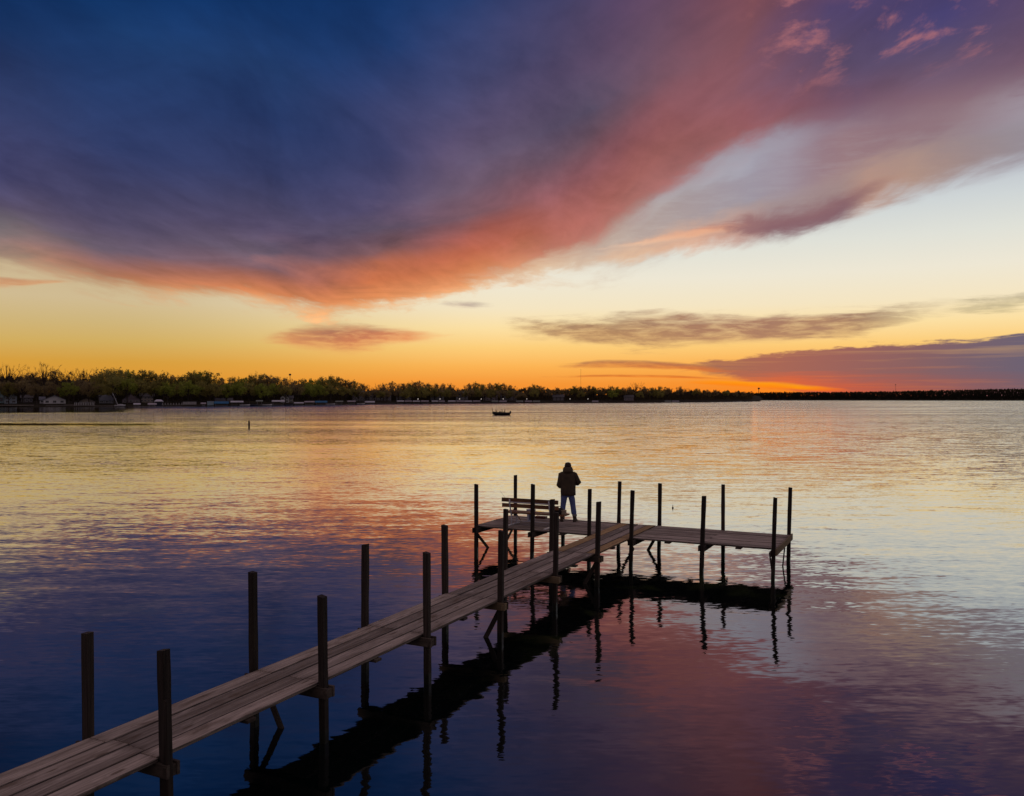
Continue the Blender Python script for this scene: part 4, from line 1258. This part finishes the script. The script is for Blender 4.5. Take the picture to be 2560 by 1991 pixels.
# ---- boat lifts, boats, docks at the shore
M_CW = plain('white_canopy_vinyl', (0.62, 0.63, 0.70), 0.6, 0.08, 1.0); M_CB = plain('blue_canopy_vinyl', (0.03, 0.17, 0.36), 0.6, 0.1, 1.0)
M_CG = plain('grey_green_canopy_vinyl', (0.28, 0.32, 0.29), 0.6, 0.1, 1.0); M_CL = plain('lilac_grey_canopy_vinyl', (0.42, 0.39, 0.44), 0.6, 0.1, 1.0)
M_ALU = plain('dull_aluminium', (0.32, 0.33, 0.35), 0.45, 0.15, 2.0)
M_HULLW = plain('white_hull', (0.55, 0.56, 0.58), 0.35, 0.06, 1.0); M_HULLD = plain('dark_navy_hull', (0.02, 0.025, 0.05), 0.35, 0.1, 1.0); M_HULLB = plain('near_black_hull', (0.012, 0.012, 0.014), 0.4, 0.2, 1.0)


def canopy_lift(label, x0, x1, y_top, y_bot, mtl, dz=-5, boat=None):
    xc = (x0 + x1) / 2
    p = at(xc, dz, 0.0); k = p.y / F_PX
    L = (x1 - x0) * k; zt = CAM_H - (y_top - HOR_Y) * k; zb = CAM_H - (y_bot - HOR_Y) * k
    zt = max(zt, 1.4); zb = min(max(zb, 0.9), zt - 0.35)
    ang = -math.atan((xc - 1280) / F_PX)
    t = thing('boat_lift', label, 'boat lift', p, ang, 'boat lifts along the far shore')
    b = MB(); rings = []
    for x in (-L / 2, -L / 2 + 0.4, 0, L / 2 - 0.4, L / 2):
        s = 0.86 if abs(x) == L / 2 else 1.0
        rings.append([(x, 1.5 * s * math.cos(a), zb + (zt - zb) * math.sin(a) * s) for a in np.linspace(0, math.pi, 9)] + [(x, -1.40 * s, zb + 0.02), (x, 1.40 * s, zb + 0.02)])
    b.ring_skin(rings); b.build('canopy', mtl, t, False)
    b = MB(); b.box((0, 0, 0), (0.1, 0.1, zb + 0.8))
    me = b.mesh('leg', M_ALU)
    for sx in (-1, 1):
        for sy in (-1, 1):
            o = put('leg', me, t); o.location = (sx * (L / 2 - 0.9), sy * 1.35, (zb - 0.8) / 2)
    b = MB()
    b.box((0, -1.35, 0.45), (L - 1.8, 0.08, 0.10)); b.box((0, 1.35, 0.45), (L - 1.8, 0.08, 0.10))
    b.box((-L / 2 + 0.9, 0, 0.45), (0.08, 2.6, 0.10)); b.box((L / 2 - 0.9, 0, 0.45), (0.08, 2.6, 0.10))
    b.build('cradle', M_ALU, t)
    return t


def hull_mesh(L, W, H, deck=True):
    b = MB(); rings = []
    n = 12
    for i in range(n + 1):
        f = i / n; x = (f - 0.5) * L
        w = W / 2 * (1.0 if f < 0.55 else math.cos((f - 0.55) / 0.45 * math.pi / 2) ** 0.7)
        w = max(w, 0.02)
        sh = H * (1 + 0.35 * max(0, f - 0.45) ** 1.5 * 3)
        kz = 0.0 + 0.55 * H * max(0, (f - 0.75) / 0.25) ** 2
        rings.append([(x, -w, sh), (x, -w * 0.93, H * 0.55 + kz * .4), (x, -w * 0.70, kz + 0.02), (x, 0, kz - 0.10), (x, w * 0.70, kz + 0.02), (x, w * 0.93, H * 0.55 + kz * .4), (x, w, sh), (x, w * 0.85, sh - 0.10), (x, -w * 0.85, sh - 0.10)])
    b.ring_skin(rings)
    return b


def moored_boat(label, x, length, dz, mtl, group='moored boats along the far shore', z=0.0, flip=1):
    p = at(x, dz, z); ang = -math.atan((x - 1280) / F_PX)
    t = thing('moored_boat', label, 'boat', p, ang + (0 if flip > 0 else math.pi), group)
    hull_mesh(length, length * 0.36, 0.75).build('hull', mtl, t, True)
    b = MB(); b.quad((length * 0.08, -.8, .75), (length * 0.08, .8, .75), (length * 0.0, .7, 1.25), (length * 0.0, -.7, 1.25)); b.box((-length * .12, 0, .85), (.5, 1.2, .5)); b.build('console', M_GLASS, t)
    b = MB(); b.box((-length * .5 - .15, 0, .6), (.35, .35, .8), bev=.05); b.build('outboard', M_HULLB, t)
    return t


LIFTS = [(334, 351, 1008.5, 1012, M_CW, 'small white canopy lift just right of the slanted white mast'), (370, 391, 1008, 1013, M_CL, 'low lilac-grey covered lift left of the white-roofed shelter'),
         (502, 515, 1007, 1010.5, M_CL, 'small lilac canopy lift left of the pale cyan box shed'), (536, 571, 1004, 1010, M_CB, 'bright blue canopy lift right of the pale cyan box shed'),
         (577, 608, 1002.5, 1006.5, M_CW, 'long white canopy lift, right neighbour of the left blue one'), (640, 657, 1001, 1004, M_CG, 'thin grey-green canopy lift between two long white ones'),
         (680, 711, 1001, 1005, M_CW, 'white canopy lift in front of the pale lavender house'), (735, 759, 1006, 1009, M_CW, 'low white canopy lift right of the antenna pole'),
         (761, 786, 1003, 1006.5, M_CL, 'lilac-grey canopy lift touching the left side of the right blue one'), (788, 818, 1002.5, 1007, M_CB, 'blue-topped long canopy lift, right one of the two blue'),
         (838, 858, 1002.5, 1005, M_CG, 'grey-green canopy lift right of the right blue one'), (868, 889, 1002, 1005, M_CL, 'lilac canopy lift beneath the dark three-storey block'),
         (912, 937, 1003, 1007, M_CW, 'white canopy lift in front of the rust-orange roofed block')]
for (x0, x1, y0, y1, m, lab) in LIFTS:
    canopy_lift(lab, x0, x1, y0, y1, m)
for i, (x0, x1) in enumerate([(992, 1010), (1012, 1030), (1032, 1050), (1052, 1072), (1079, 1095), (1096, 1112), (1120, 1139), (1141, 1160), (1161, 1180), (1182, 1201)]):
    canopy_lift('pale canopy lift, %s from left in the long row below the condos' % ORD[i], x0, x1, 1001.8 + 0.2 * (i % 3), 1004.4, M_CL if i % 2 else M_CW, -4)
for i, (x0, x1) in enumerate([(1229, 1246), (1248, 1267), (1290, 1308), (1312, 1330), (1332, 1350), (1480, 1496), (1662, 1678), (1680, 1698)]):
    canopy_lift('low pale canopy lift, %s from left among those right of the fishing boat\'s bow' % ORD[i], x0, x1, 1002.2, 1004.6, M_CL if i % 2 else M_CG, -4)
for x, L, m, lab in ((612, 6.0, M_HULLW, 'white motorboat moored right of the long white canopy lift'), (632, 5.5, M_HULLD, 'dark motorboat moored below the thin grey-green canopy'), (668, 6, M_HULLW, 'white motorboat moored between grey-green and white canopies'),
                     (722, 5.5, M_HULLD, 'dark motorboat moored under the antenna pole'), (826, 6.5, M_HULLW, 'white motorboat moored at the right end of the right blue canopy'), (902, 6, M_HULLW, 'white motorboat moored left of the canopy before the rust-roofed block'),
                     (1842, 12, M_HULLW, 'long pale boat lying off the tip of the point')):
    moored_boat(lab, x, L, -9, m)

# white-roofed boat shelter
p = at(397, -4, 0); k = p.y / F_PX
sh = thing('boat_shelter', 'open boat shelter with a white hipped roof standing at the far shore', 'shelter', p, 0.4)
b = MB(); W2, D2 = 22 * k / 2, 2.2
b.poly([(-W2, -D2, 2.9), (W2, -D2, 2.9), (W2 * .5, 0, 3.9), (-W2 * .5, 0, 3.9)]); b.poly([(W2, D2, 2.9), (-W2, D2, 2.9), (-W2 * .5, 0, 3.9), (W2 * .5, 0, 3.9)])
b.poly([(W2, -D2, 2.9), (W2, D2, 2.9), (W2 * .5, 0, 3.9)]); b.poly([(-W2, D2, 2.9), (-W2, -D2, 2.9), (-W2 * .5, 0, 3.9)]); b.box((0, 0, 2.82), (2 * W2, 2 * D2, 0.14))
b.build('roof', M_CW, sh)
b = MB(); b.box((0, 0, 0), (0.14, 0.14, 3.4)); me = b.mesh('leg', M_ALU)
for sx in (-1, 1):
    for sy in (-1, 1):
        o = put('leg', me, sh); o.location = (sx * (W2 - .3), sy * (D2 - .3), 1.1)
b = MB(); b.box((0, 1.0, 1.2), (2 * W2 - 1.0, 0.2, 2.2)); b.build('under_roof_dark', M_HULLD, sh)  # dark sheet added to stand for the shade beneath the roof
# box shed
p = at(526, 3, 0.5); k = p.y / F_PX
bs = thing('box_shed', 'pale cyan box shed with a white right side, at the far waterline', 'shed', p, 0.35)
b = MB(); b.box((0, 0, 1.1), (15 * k, 2.6, 2.4), bev=0.03); b.build('wall', plain('pale_cyan_panel', (0.32, 0.46, 0.52), 0.6, 0.1), bs)
b = MB(); b.box((15 * k / 2 + .03, 0, 1.1), (0.04, 2.5, 2.35)); b.build('door', M_TRIM, bs)
b = MB(); b.box((0, 0, 2.36), (15 * k + .3, 2.9, 0.12)); b.build('roof', M_CL, bs)

# beached sailboat with its mast leaning
p = at(300, 1, 0.15); k = p.y / F_PX
sb = thing('sailboat', 'small white beached sailboat with a long slanted white mast', 'sailboat', p, 0.35)
hull_mesh(5.6, 1.9, 0.7).build('hull', M_HULLW, sb, True)
b = MB(); b.tube([(-1.0, 0, 0.6), (-3.8, 0.4, 7.4)], [0.16, 0.14], 6); b.build('mast', M_HULLW, sb)
b = MB(); b.box((0.4, 0, 0.95), (2.4, 1.3, 0.5), bev=0.08); b.build('cabin', M_HULLW, sb)

# docks on the far shore
M_DOCKF = plain('grey_dock_boards', (0.26, 0.24, 0.23), 0.85, 0.2, 0.5)


def shore_dock(label, x0, x1, dz, z=0.75, posts=0, post_h=1.1, pm=None, mtl=None, depth=1.6):
    xc = (x0 + x1) / 2
    p = at(xc, dz, 0.0); k = p.y / F_PX; L = (x1 - x0) * k
    t = thing('shore_dock', label, 'dock', p, -math.atan((xc - 1280) / F_PX), 'docks along the far shore')
    b = MB(); b.box((0, 0, z), (L, depth, 0.18)); b.build('deck', mtl or M_DOCKF, t)
    b = MB(); b.box((0, 0, 0), (0.2, 0.2, z + 0.7)); me = b.mesh('pile', M_BARK)
    for i in range(max(3, int(L / 4))):
        o = put('pile', me, t); o.location = (-L / 2 + L * (i + .5) / max(3, int(L / 4)), -depth / 2 + .15, (z - .7) / 2)
    if posts:
        b = MB(); b.box((0, 0, 0), (0.24, 0.24, post_h)); me = b.mesh('rail_post', pm or M_TRIM)
        for i in range(posts):
            o = put('rail_post', me, t); o.location = (-L / 2 + L * (i + .5) / posts, -depth / 2 + .2, z + .1 + post_h / 2)
    return t


M_SAND = plain('pale_sand', (0.42, 0.38, 0.33), 0.9, 0.12, 0.4)
shore_dock('long pale seawall and dock at the left edge of the far shore', -40, 76, 1.0, 0.9, 0, mtl=M_SAND, depth=3)
shore_dock('grey dock in front of the white gabled cottage', 118, 165, -4, 0.7)
shore_dock('short pale dock left of the dock with pale posts', 162, 184, -6, 1.0, mtl=M_SAND)
shore_dock('dock with pale posts and chairs left of the slanted mast', 188, 234, -8, 0.8, 12, 1.5)
shore_dock('low dark dock below the slanted white mast', 236, 292, -10, 0.5)
shore_dock('dock with white posts under the white-roofed boat shelter', 405, 456, -5, 0.8, 8, 1.0)
shore_dock('dock fenced by a white picket railing along the far shore', 458, 490, -3, 1.0, 16, 1.5)
shore_dock('long thin dark dock reaching left from below the grey-green canopy', 350, 470, -32, 0.22)
shore_dock('brown dock below the rust-orange roofed block', 938, 990, -5, 0.7)
shore_dock('long dark dock below the row of pale canopies', 992, 1204, -7, 0.7)
shore_dock('dark dock below the gabled condos', 1206, 1300, -7, 0.7)
shore_dock('thin dock near the tip of the point', 1640, 1700, -7, 0.6)

# ---- promenade lamps, lit
m_lamp, N_, b_ = new_mat('lit_lamp_globe')
b_.inputs['Base Color'].default_value = (0.9, 0.85, 0.8, 1)
b_.inputs['Emission Color'].default_value = (1.0, 0.86, 0.78, 1)
b_.inputs['Emission Strength'].default_value = 1.3
b = MB(); b.tube([(0, 0, 0), (0, 0, 3.0)], [0.09, 0.06], 6); LP = b.mesh('pole', M_HULLB)
b = MB(); b.lathe((0, 0, 3.2), [(0.05, -0.32), (0.22, -0.18), (0.28, 0), (0.22, 0.18), (0.05, 0.32)], 8); LG = b.mesh('globe', m_lamp)
for i, x in enumerate([1045, 1100, 1149, 1203, 1258, 1317, 1425, 1470]):
    t = thing('street_lamp', 'small lit globe lamp on the far promenade, %s from the left' % ORD[i], 'street lamp', at(x, 4, 0.9), 0, 'lit lamps on the far promenade')
    put('pole', LP, t); put('globe', LG, t)

# ---- towers and masts on the skyline
M_STEEL = plain('dark_steel', (0.05, 0.045, 0.045), 0.6, 0.2, 0.5)


def lattice(name, label, x, Z, y_top, y_base, w0, w1, bays, cat, top=None):
    p = Vector(((x - 1280) / F_PX * Z, Z, 0)); k = Z / F_PX
    h = CAM_H - (y_top - HOR_Y) * k
    t = thing(name, label, cat, p)
    for a in range(3):
        b = MB(); a0 = a * 2.094 + .3
        b.tube([(w0 * math.cos(a0), w0 * math.sin(a0), 0), (w1 * math.cos(a0), w1 * math.sin(a0), h)], 0.06 * min(Z, 800) / 560, 4); b.build('leg', M_STEEL, t)
    b = MB()
    for i in range(bays):
        z0, z1 = h * i / bays, h * (i + 1) / bays
        for a in range(3):
            a0, a1 = a * 2.094 + .3, (a + 1) * 2.094 + .3
            r0 = w0 + (w1 - w0) * i / bays; r1 = w0 + (w1 - w0) * (i + 1) / bays
            b.tube([(r0 * math.cos(a0), r0 * math.sin(a0), z0), (r1 * math.cos(a1), r1 * math.sin(a1), z1)], 0.035 * min(Z, 800) / 560, 3)
    o = b.build('bracing', M_STEEL, t); o['kind'] = 'stuff'
    if top:
        b = MB(); b.lathe((0, 0, h), [(0.1, -top * .5), (top * .55, -top * .4), (top * .6, top * .3), (0.1, top * .5)], 8); b.build('head', M_STEEL, t)
    return t


lattice('antenna_pole', 'slim lattice antenna pole with a small head rising above the left trees', 725, 620, 937, 1000, 0.5, 0.28, 16, 'antenna tower', 1.5)
lattice('radio_mast', 'very thin tall radio mast rising over the trees in the middle', 1452, 2600, 922, 990, 0.3, 0.2, 16, 'radio mast')
lattice('radio_mast', 'short dark radio mast on the far wooded ridge at right', 2239, 2300, 962, 985, 1.5, 0.9, 10, 'radio mast', 2.2)
Z = 2500.0; k = Z / F_PX; p = Vector(((1897 - 1280) * k, Z, 0)); zt = CAM_H + (HOR_Y - 969.5) * k
wt = thing('water_tower', 'dark water tower with a round tank on one stem, before the sunset glow', 'water tower', p)
R = 2.9 * k
b = MB(); b.lathe((0, 0, zt - R * .75), [(0.3, -R * .95), (R * .45, -R * .7), (R * .9, -R * .2), (R * .98, R * .1), (R * .75, R * .5), (R * .3, R * .72), (0.1, R * .76)], 16); b.build('tank', M_STEEL, wt, True)
b = MB(); b.tube([(0, 0, 0), (0, 0, zt - R * 1.5)], [1.0, 0.75], 10); b.build('stem', M_STEEL, wt, True)

# ---- things out on the lake
p = Vector(((1253 - 1280) / F_PX * 225, 225, 0))
fb = thing('fishing_boat', 'dark open fishing boat with windscreen, drifting on the lake', 'boat', p + Vector((0, 0, 0.0)), math.pi)
hull_mesh(4.75, 1.9, 0.72).build('hull', M_HULLB, fb, True)
b = MB(); b.tube([(2.25, 0, 1.0), (2.35, 0, 1.6)], 0.05, 5); b.tube([(2.35, 0, 1.55), (2.40, 0, 1.75)], 0.09, 6); b.build('bow_motor', M_HULLB, fb)
b = MB(); b.box((-2.45, 0, 0.75), (0.42, 0.42, 0.75), bev=0.08); b.build('outboard', M_HULLB, fb)
b = MB(); b.box((0.35, 0, 0.85), (0.5, 1.5, 0.4), bev=0.05); b.build('console', M_HULLB, fb)
b = MB(); b.poly([(0.55, -.75, 1.05), (0.55, .75, 1.05), (0.30, .68, 1.45), (0.30, -.68, 1.45)]); b.poly([(0.30, -.68, 1.45), (0.30, .68, 1.45), (0.53, .75, 1.05), (0.53, -.75, 1.05)]); b.build('windscreen', plain('smoky_windscreen', (0.2, 0.2, 0.2), 0.2, 0.05), fb)


def sitter(label, x, y, lean, h):
    t = thing('person', label, 'person', fb.location + Vector((-x, -y, 0.55)), math.pi, 'people in the fishing boat')
    v = [(0, 0, 0.12), (-.03 + lean * .3, 0, .36), (lean * .7, 0, .58), (lean, 0, .67), (lean + .02, 0, .79), (lean + .02, 0, .97), (lean * .6, .2, .55), (lean * .4 + .1, .26, .33), (lean * .4 + .28, .12, .3), (lean * .6, -.2, .55), (lean * .4 + .1, -.26, .33), (lean * .4 + .28, -.12, .3), (.35, .12, .16), (.42, .13, -.15), (.35, -.12, .16), (.42, -.13, -.15)]
    e = [(0, 1), (1, 2), (2, 3), (3, 4), (4, 5), (2, 6), (6, 7), (7, 8), (2, 9), (9, 10), (10, 11), (0, 12), (12, 13), (0, 14), (14, 15)]
    r = [(.19, .21), (.19, .21), (.18, .20), (.075, .075), (.125, .115), (.115, .105), .085, .07, .055, .07, .055, .045, .085, .06, .085, .06]
    skinned('body', v, e, r, M_JACK, 0, 1, t)
    b = MB(); b.lathe((lean + .02, 0, h), [(.112, -.03), (.115, .02), (.09, .09), (.03, .115)], 10); b.build('cap', M_HAT, t, True)


sitter('dark seated figure leaning in the bow of the fishing boat', 1.25, 0.1, 0.14, 0.93)
sitter('dark seated figure just behind the windscreen of the fishing boat', -0.28, 0.3, 0.02, 0.93)
sitter('dark seated figure nearest the stern of the fishing boat', -0.92, -0.2, -0.03, 0.93)

p = Vector(((622.5 - 1280) / F_PX * 129, 129, 0))
mk = thing('marker_post', 'single dark stake standing in the open water at left', 'stake', p)
b = MB(); b.tube([(0, 0, -1), (0.01, 0, 0.5), (0.0, 0, 0.98)], [0.13, 0.135, 0.125], 8); b.build('stake', M_POST, mk)
b = MB(); b.lathe((0, 0, 0.98), [(0.135, 0), (0.14, 0.03), (0.08, 0.07)], 8); b.build('cap', M_STEEL, mk)
k = 34.0 / F_PX
fl = thing('float', 'tiny dark fishing float on the water beyond the right arm', 'float', Vector(((1682 - 1280) * k, 34.0, 0.0)))
b = MB(); b.lathe((0, 0, 0), [(0.01, -0.05), (0.035, -0.02), (0.035, 0.03), (0.012, 0.06), (0.008, 0.14)], 8); b.build('bulb', M_RED, fl, True)
def build_water():
    me = bpy.data.meshes.new('lake_water')
    S = 14000.0
    me.from_pydata([(-S, -200, 0), (S, -200, 0), (S, S, 0), (-S, S, 0)], [], [(0, 1, 2, 3)])
    o = bpy.data.objects.new('lake_water', me)
    COL.objects.link(o)
    o['kind'] = 'structure'
    mt = bpy.data.materials.new('lake_water')
    mt.use_nodes = True
    t = mt.node_tree
    t.nodes.clear()
    N = NT(t)
    g = N.new('ShaderNodeNewGeometry')
    P = g.outputs['Position']
    x, y, z = N.sep(P)
    dist = N.m('SQRT', N.add(N.mul(x, x), N.mul(y, y)))

    def slope(scale, sx, sy, rot, detail=2.0, loc=(0, 0, 0)):
        c = N.noise(N.mapv(P, (sx, sy, 1), (0, 0, rot), loc), scale, detail, 0.5, 0.3, out=1)
        n = N.new('ShaderNodeVectorMath', operation='SUBTRACT')
        N.put(n.inputs[0], c); n.inputs[1].default_value = (0.5, 0.5, 0.5)
        return n.outputs[0]

    def scl(v, f):
        n = N.new('ShaderNodeVectorMath', operation='SCALE')
        N.put(n.inputs[0], v); N.put(n.inputs[3], f)
        return n.outputs[0]

    def vadd(a, b):
        n = N.new('ShaderNodeVectorMath', operation='ADD')
        N.put(n.inputs[0], a); N.put(n.inputs[1], b)
        return n.outputs[0]
    # long gust patches make calmer and rougher streaks
    gust = N.noise(N.mapv(P, (0.012, 0.05, 1), (0, 0, -0.25)), 1.0, 4.0, 0.6)
    gust = N.mr(gust, 0.3, 0.7, 0.35, 1.8)
    rise = N.m('MULTIPLY', N.mr(dist, 7, 30, 0.55, 1.0), N.mr(dist, 30, 260, 1.0, 7.0))
    big = scl(slope(1.0, 0.40, 1.7, 0.30, 2.0), 0.060)
    mid = scl(slope(1.0, 2.6, 8.5, -0.10, 2.0, (3, 5, 0)), 0.068)
    fin = scl(slope(1.0, 5.0, 17.0, 0.1, 1.0, (9, 1, 0)), 0.045)
    s = vadd(vadd(big, mid), fin)
    # calm water in the lee of the left shore and in one slick before it
    azd = N.mul(N.m('ARCTAN2', x, y), 57.29578)
    wob = N.mul(N.sub(N.noise(N.mapv(P, (0.02, 0.02, 1)), 1.0, 3.0), 0.5), 60.0)
    calm = N.mul(N.mr(azd, -21.5, -26, smooth=True), N.mr(N.add(dist, wob), 250, 320, smooth=True))
    sl = N.div(N.sub(N.add(y, N.mul(wob, 0.16)), 144.0), 9.0)
    slick = N.mul(N.m('EXPONENT', N.mul(-1.0, N.mul(sl, sl))), N.mul(N.mr(N.add(azd, N.mul(wob, 0.12)), -18.5, -24, smooth=True), N.mr(gust, 1.5, 0.7, 0.45, 1.0)))
    still = N.sub(1.0, N.mul(N.m('MAXIMUM', N.mul(calm, 0.9), N.mul(slick, 1.3), clamp=True), 0.97))
    s = scl(s, N.mul(N.mul(gust, rise), still))
    xs, ys, _ = N.sep(s)
    # seen at a grazing angle only the wave faces turned to the viewer show
    ys = N.sub(ys, N.mul(still, N.mr(dist, 40, 400, 0.0, 0.06)))
    nrm = N.vec(xs, ys, 1.0)
    nn = N.new('ShaderNodeVectorMath', operation='NORMALIZE')
    N.put(nn.inputs[0], nrm)
    # weed and sand of the bed glimmer through where nothing bright is mirrored
    bed = N.noise(N.mapv(P, (0.7, 0.45, 1), (0, 0, 0.5)), 1.0, 4.0, 0.6, 0.6)
    deep = N.new('ShaderNodeBsdfDiffuse')
    N.put(deep.inputs[0], N.mix(N.mul(N.mr(bed, 0.52, 0.68, smooth=True), N.mr(dist, 12, 18)), (0.002, 0.005, 0.005), (0.030, 0.045, 0.014)))
    gl = N.new('ShaderNodeBsdfGlossy')
    gl.inputs['Color'].default_value = (0.97, 0.97, 0.97, 1)
    gl.inputs['Roughness'].default_value = 0.03
    N.put(gl.inputs['Normal'], nn.outputs[0])
    lw = N.new('ShaderNodeLayerWeight')
    N.put(lw.inputs['Normal'], nn.outputs[0])
    fr = N.add(0.06, N.mul(0.94, N.m('POWER', lw.outputs['Facing'], 2.8)))
    b = N.new('ShaderNodeMixShader')
    N.put(b.inputs[0], fr)
    t.links.new(deep.outputs[0], b.inputs[1]); t.links.new(gl.outputs[0], b.inputs[2])
    out = N.new('ShaderNodeOutputMaterial')
    t.links.new(b.outputs[0], out.inputs[0])
    me.materials.append(mt)


build_water()
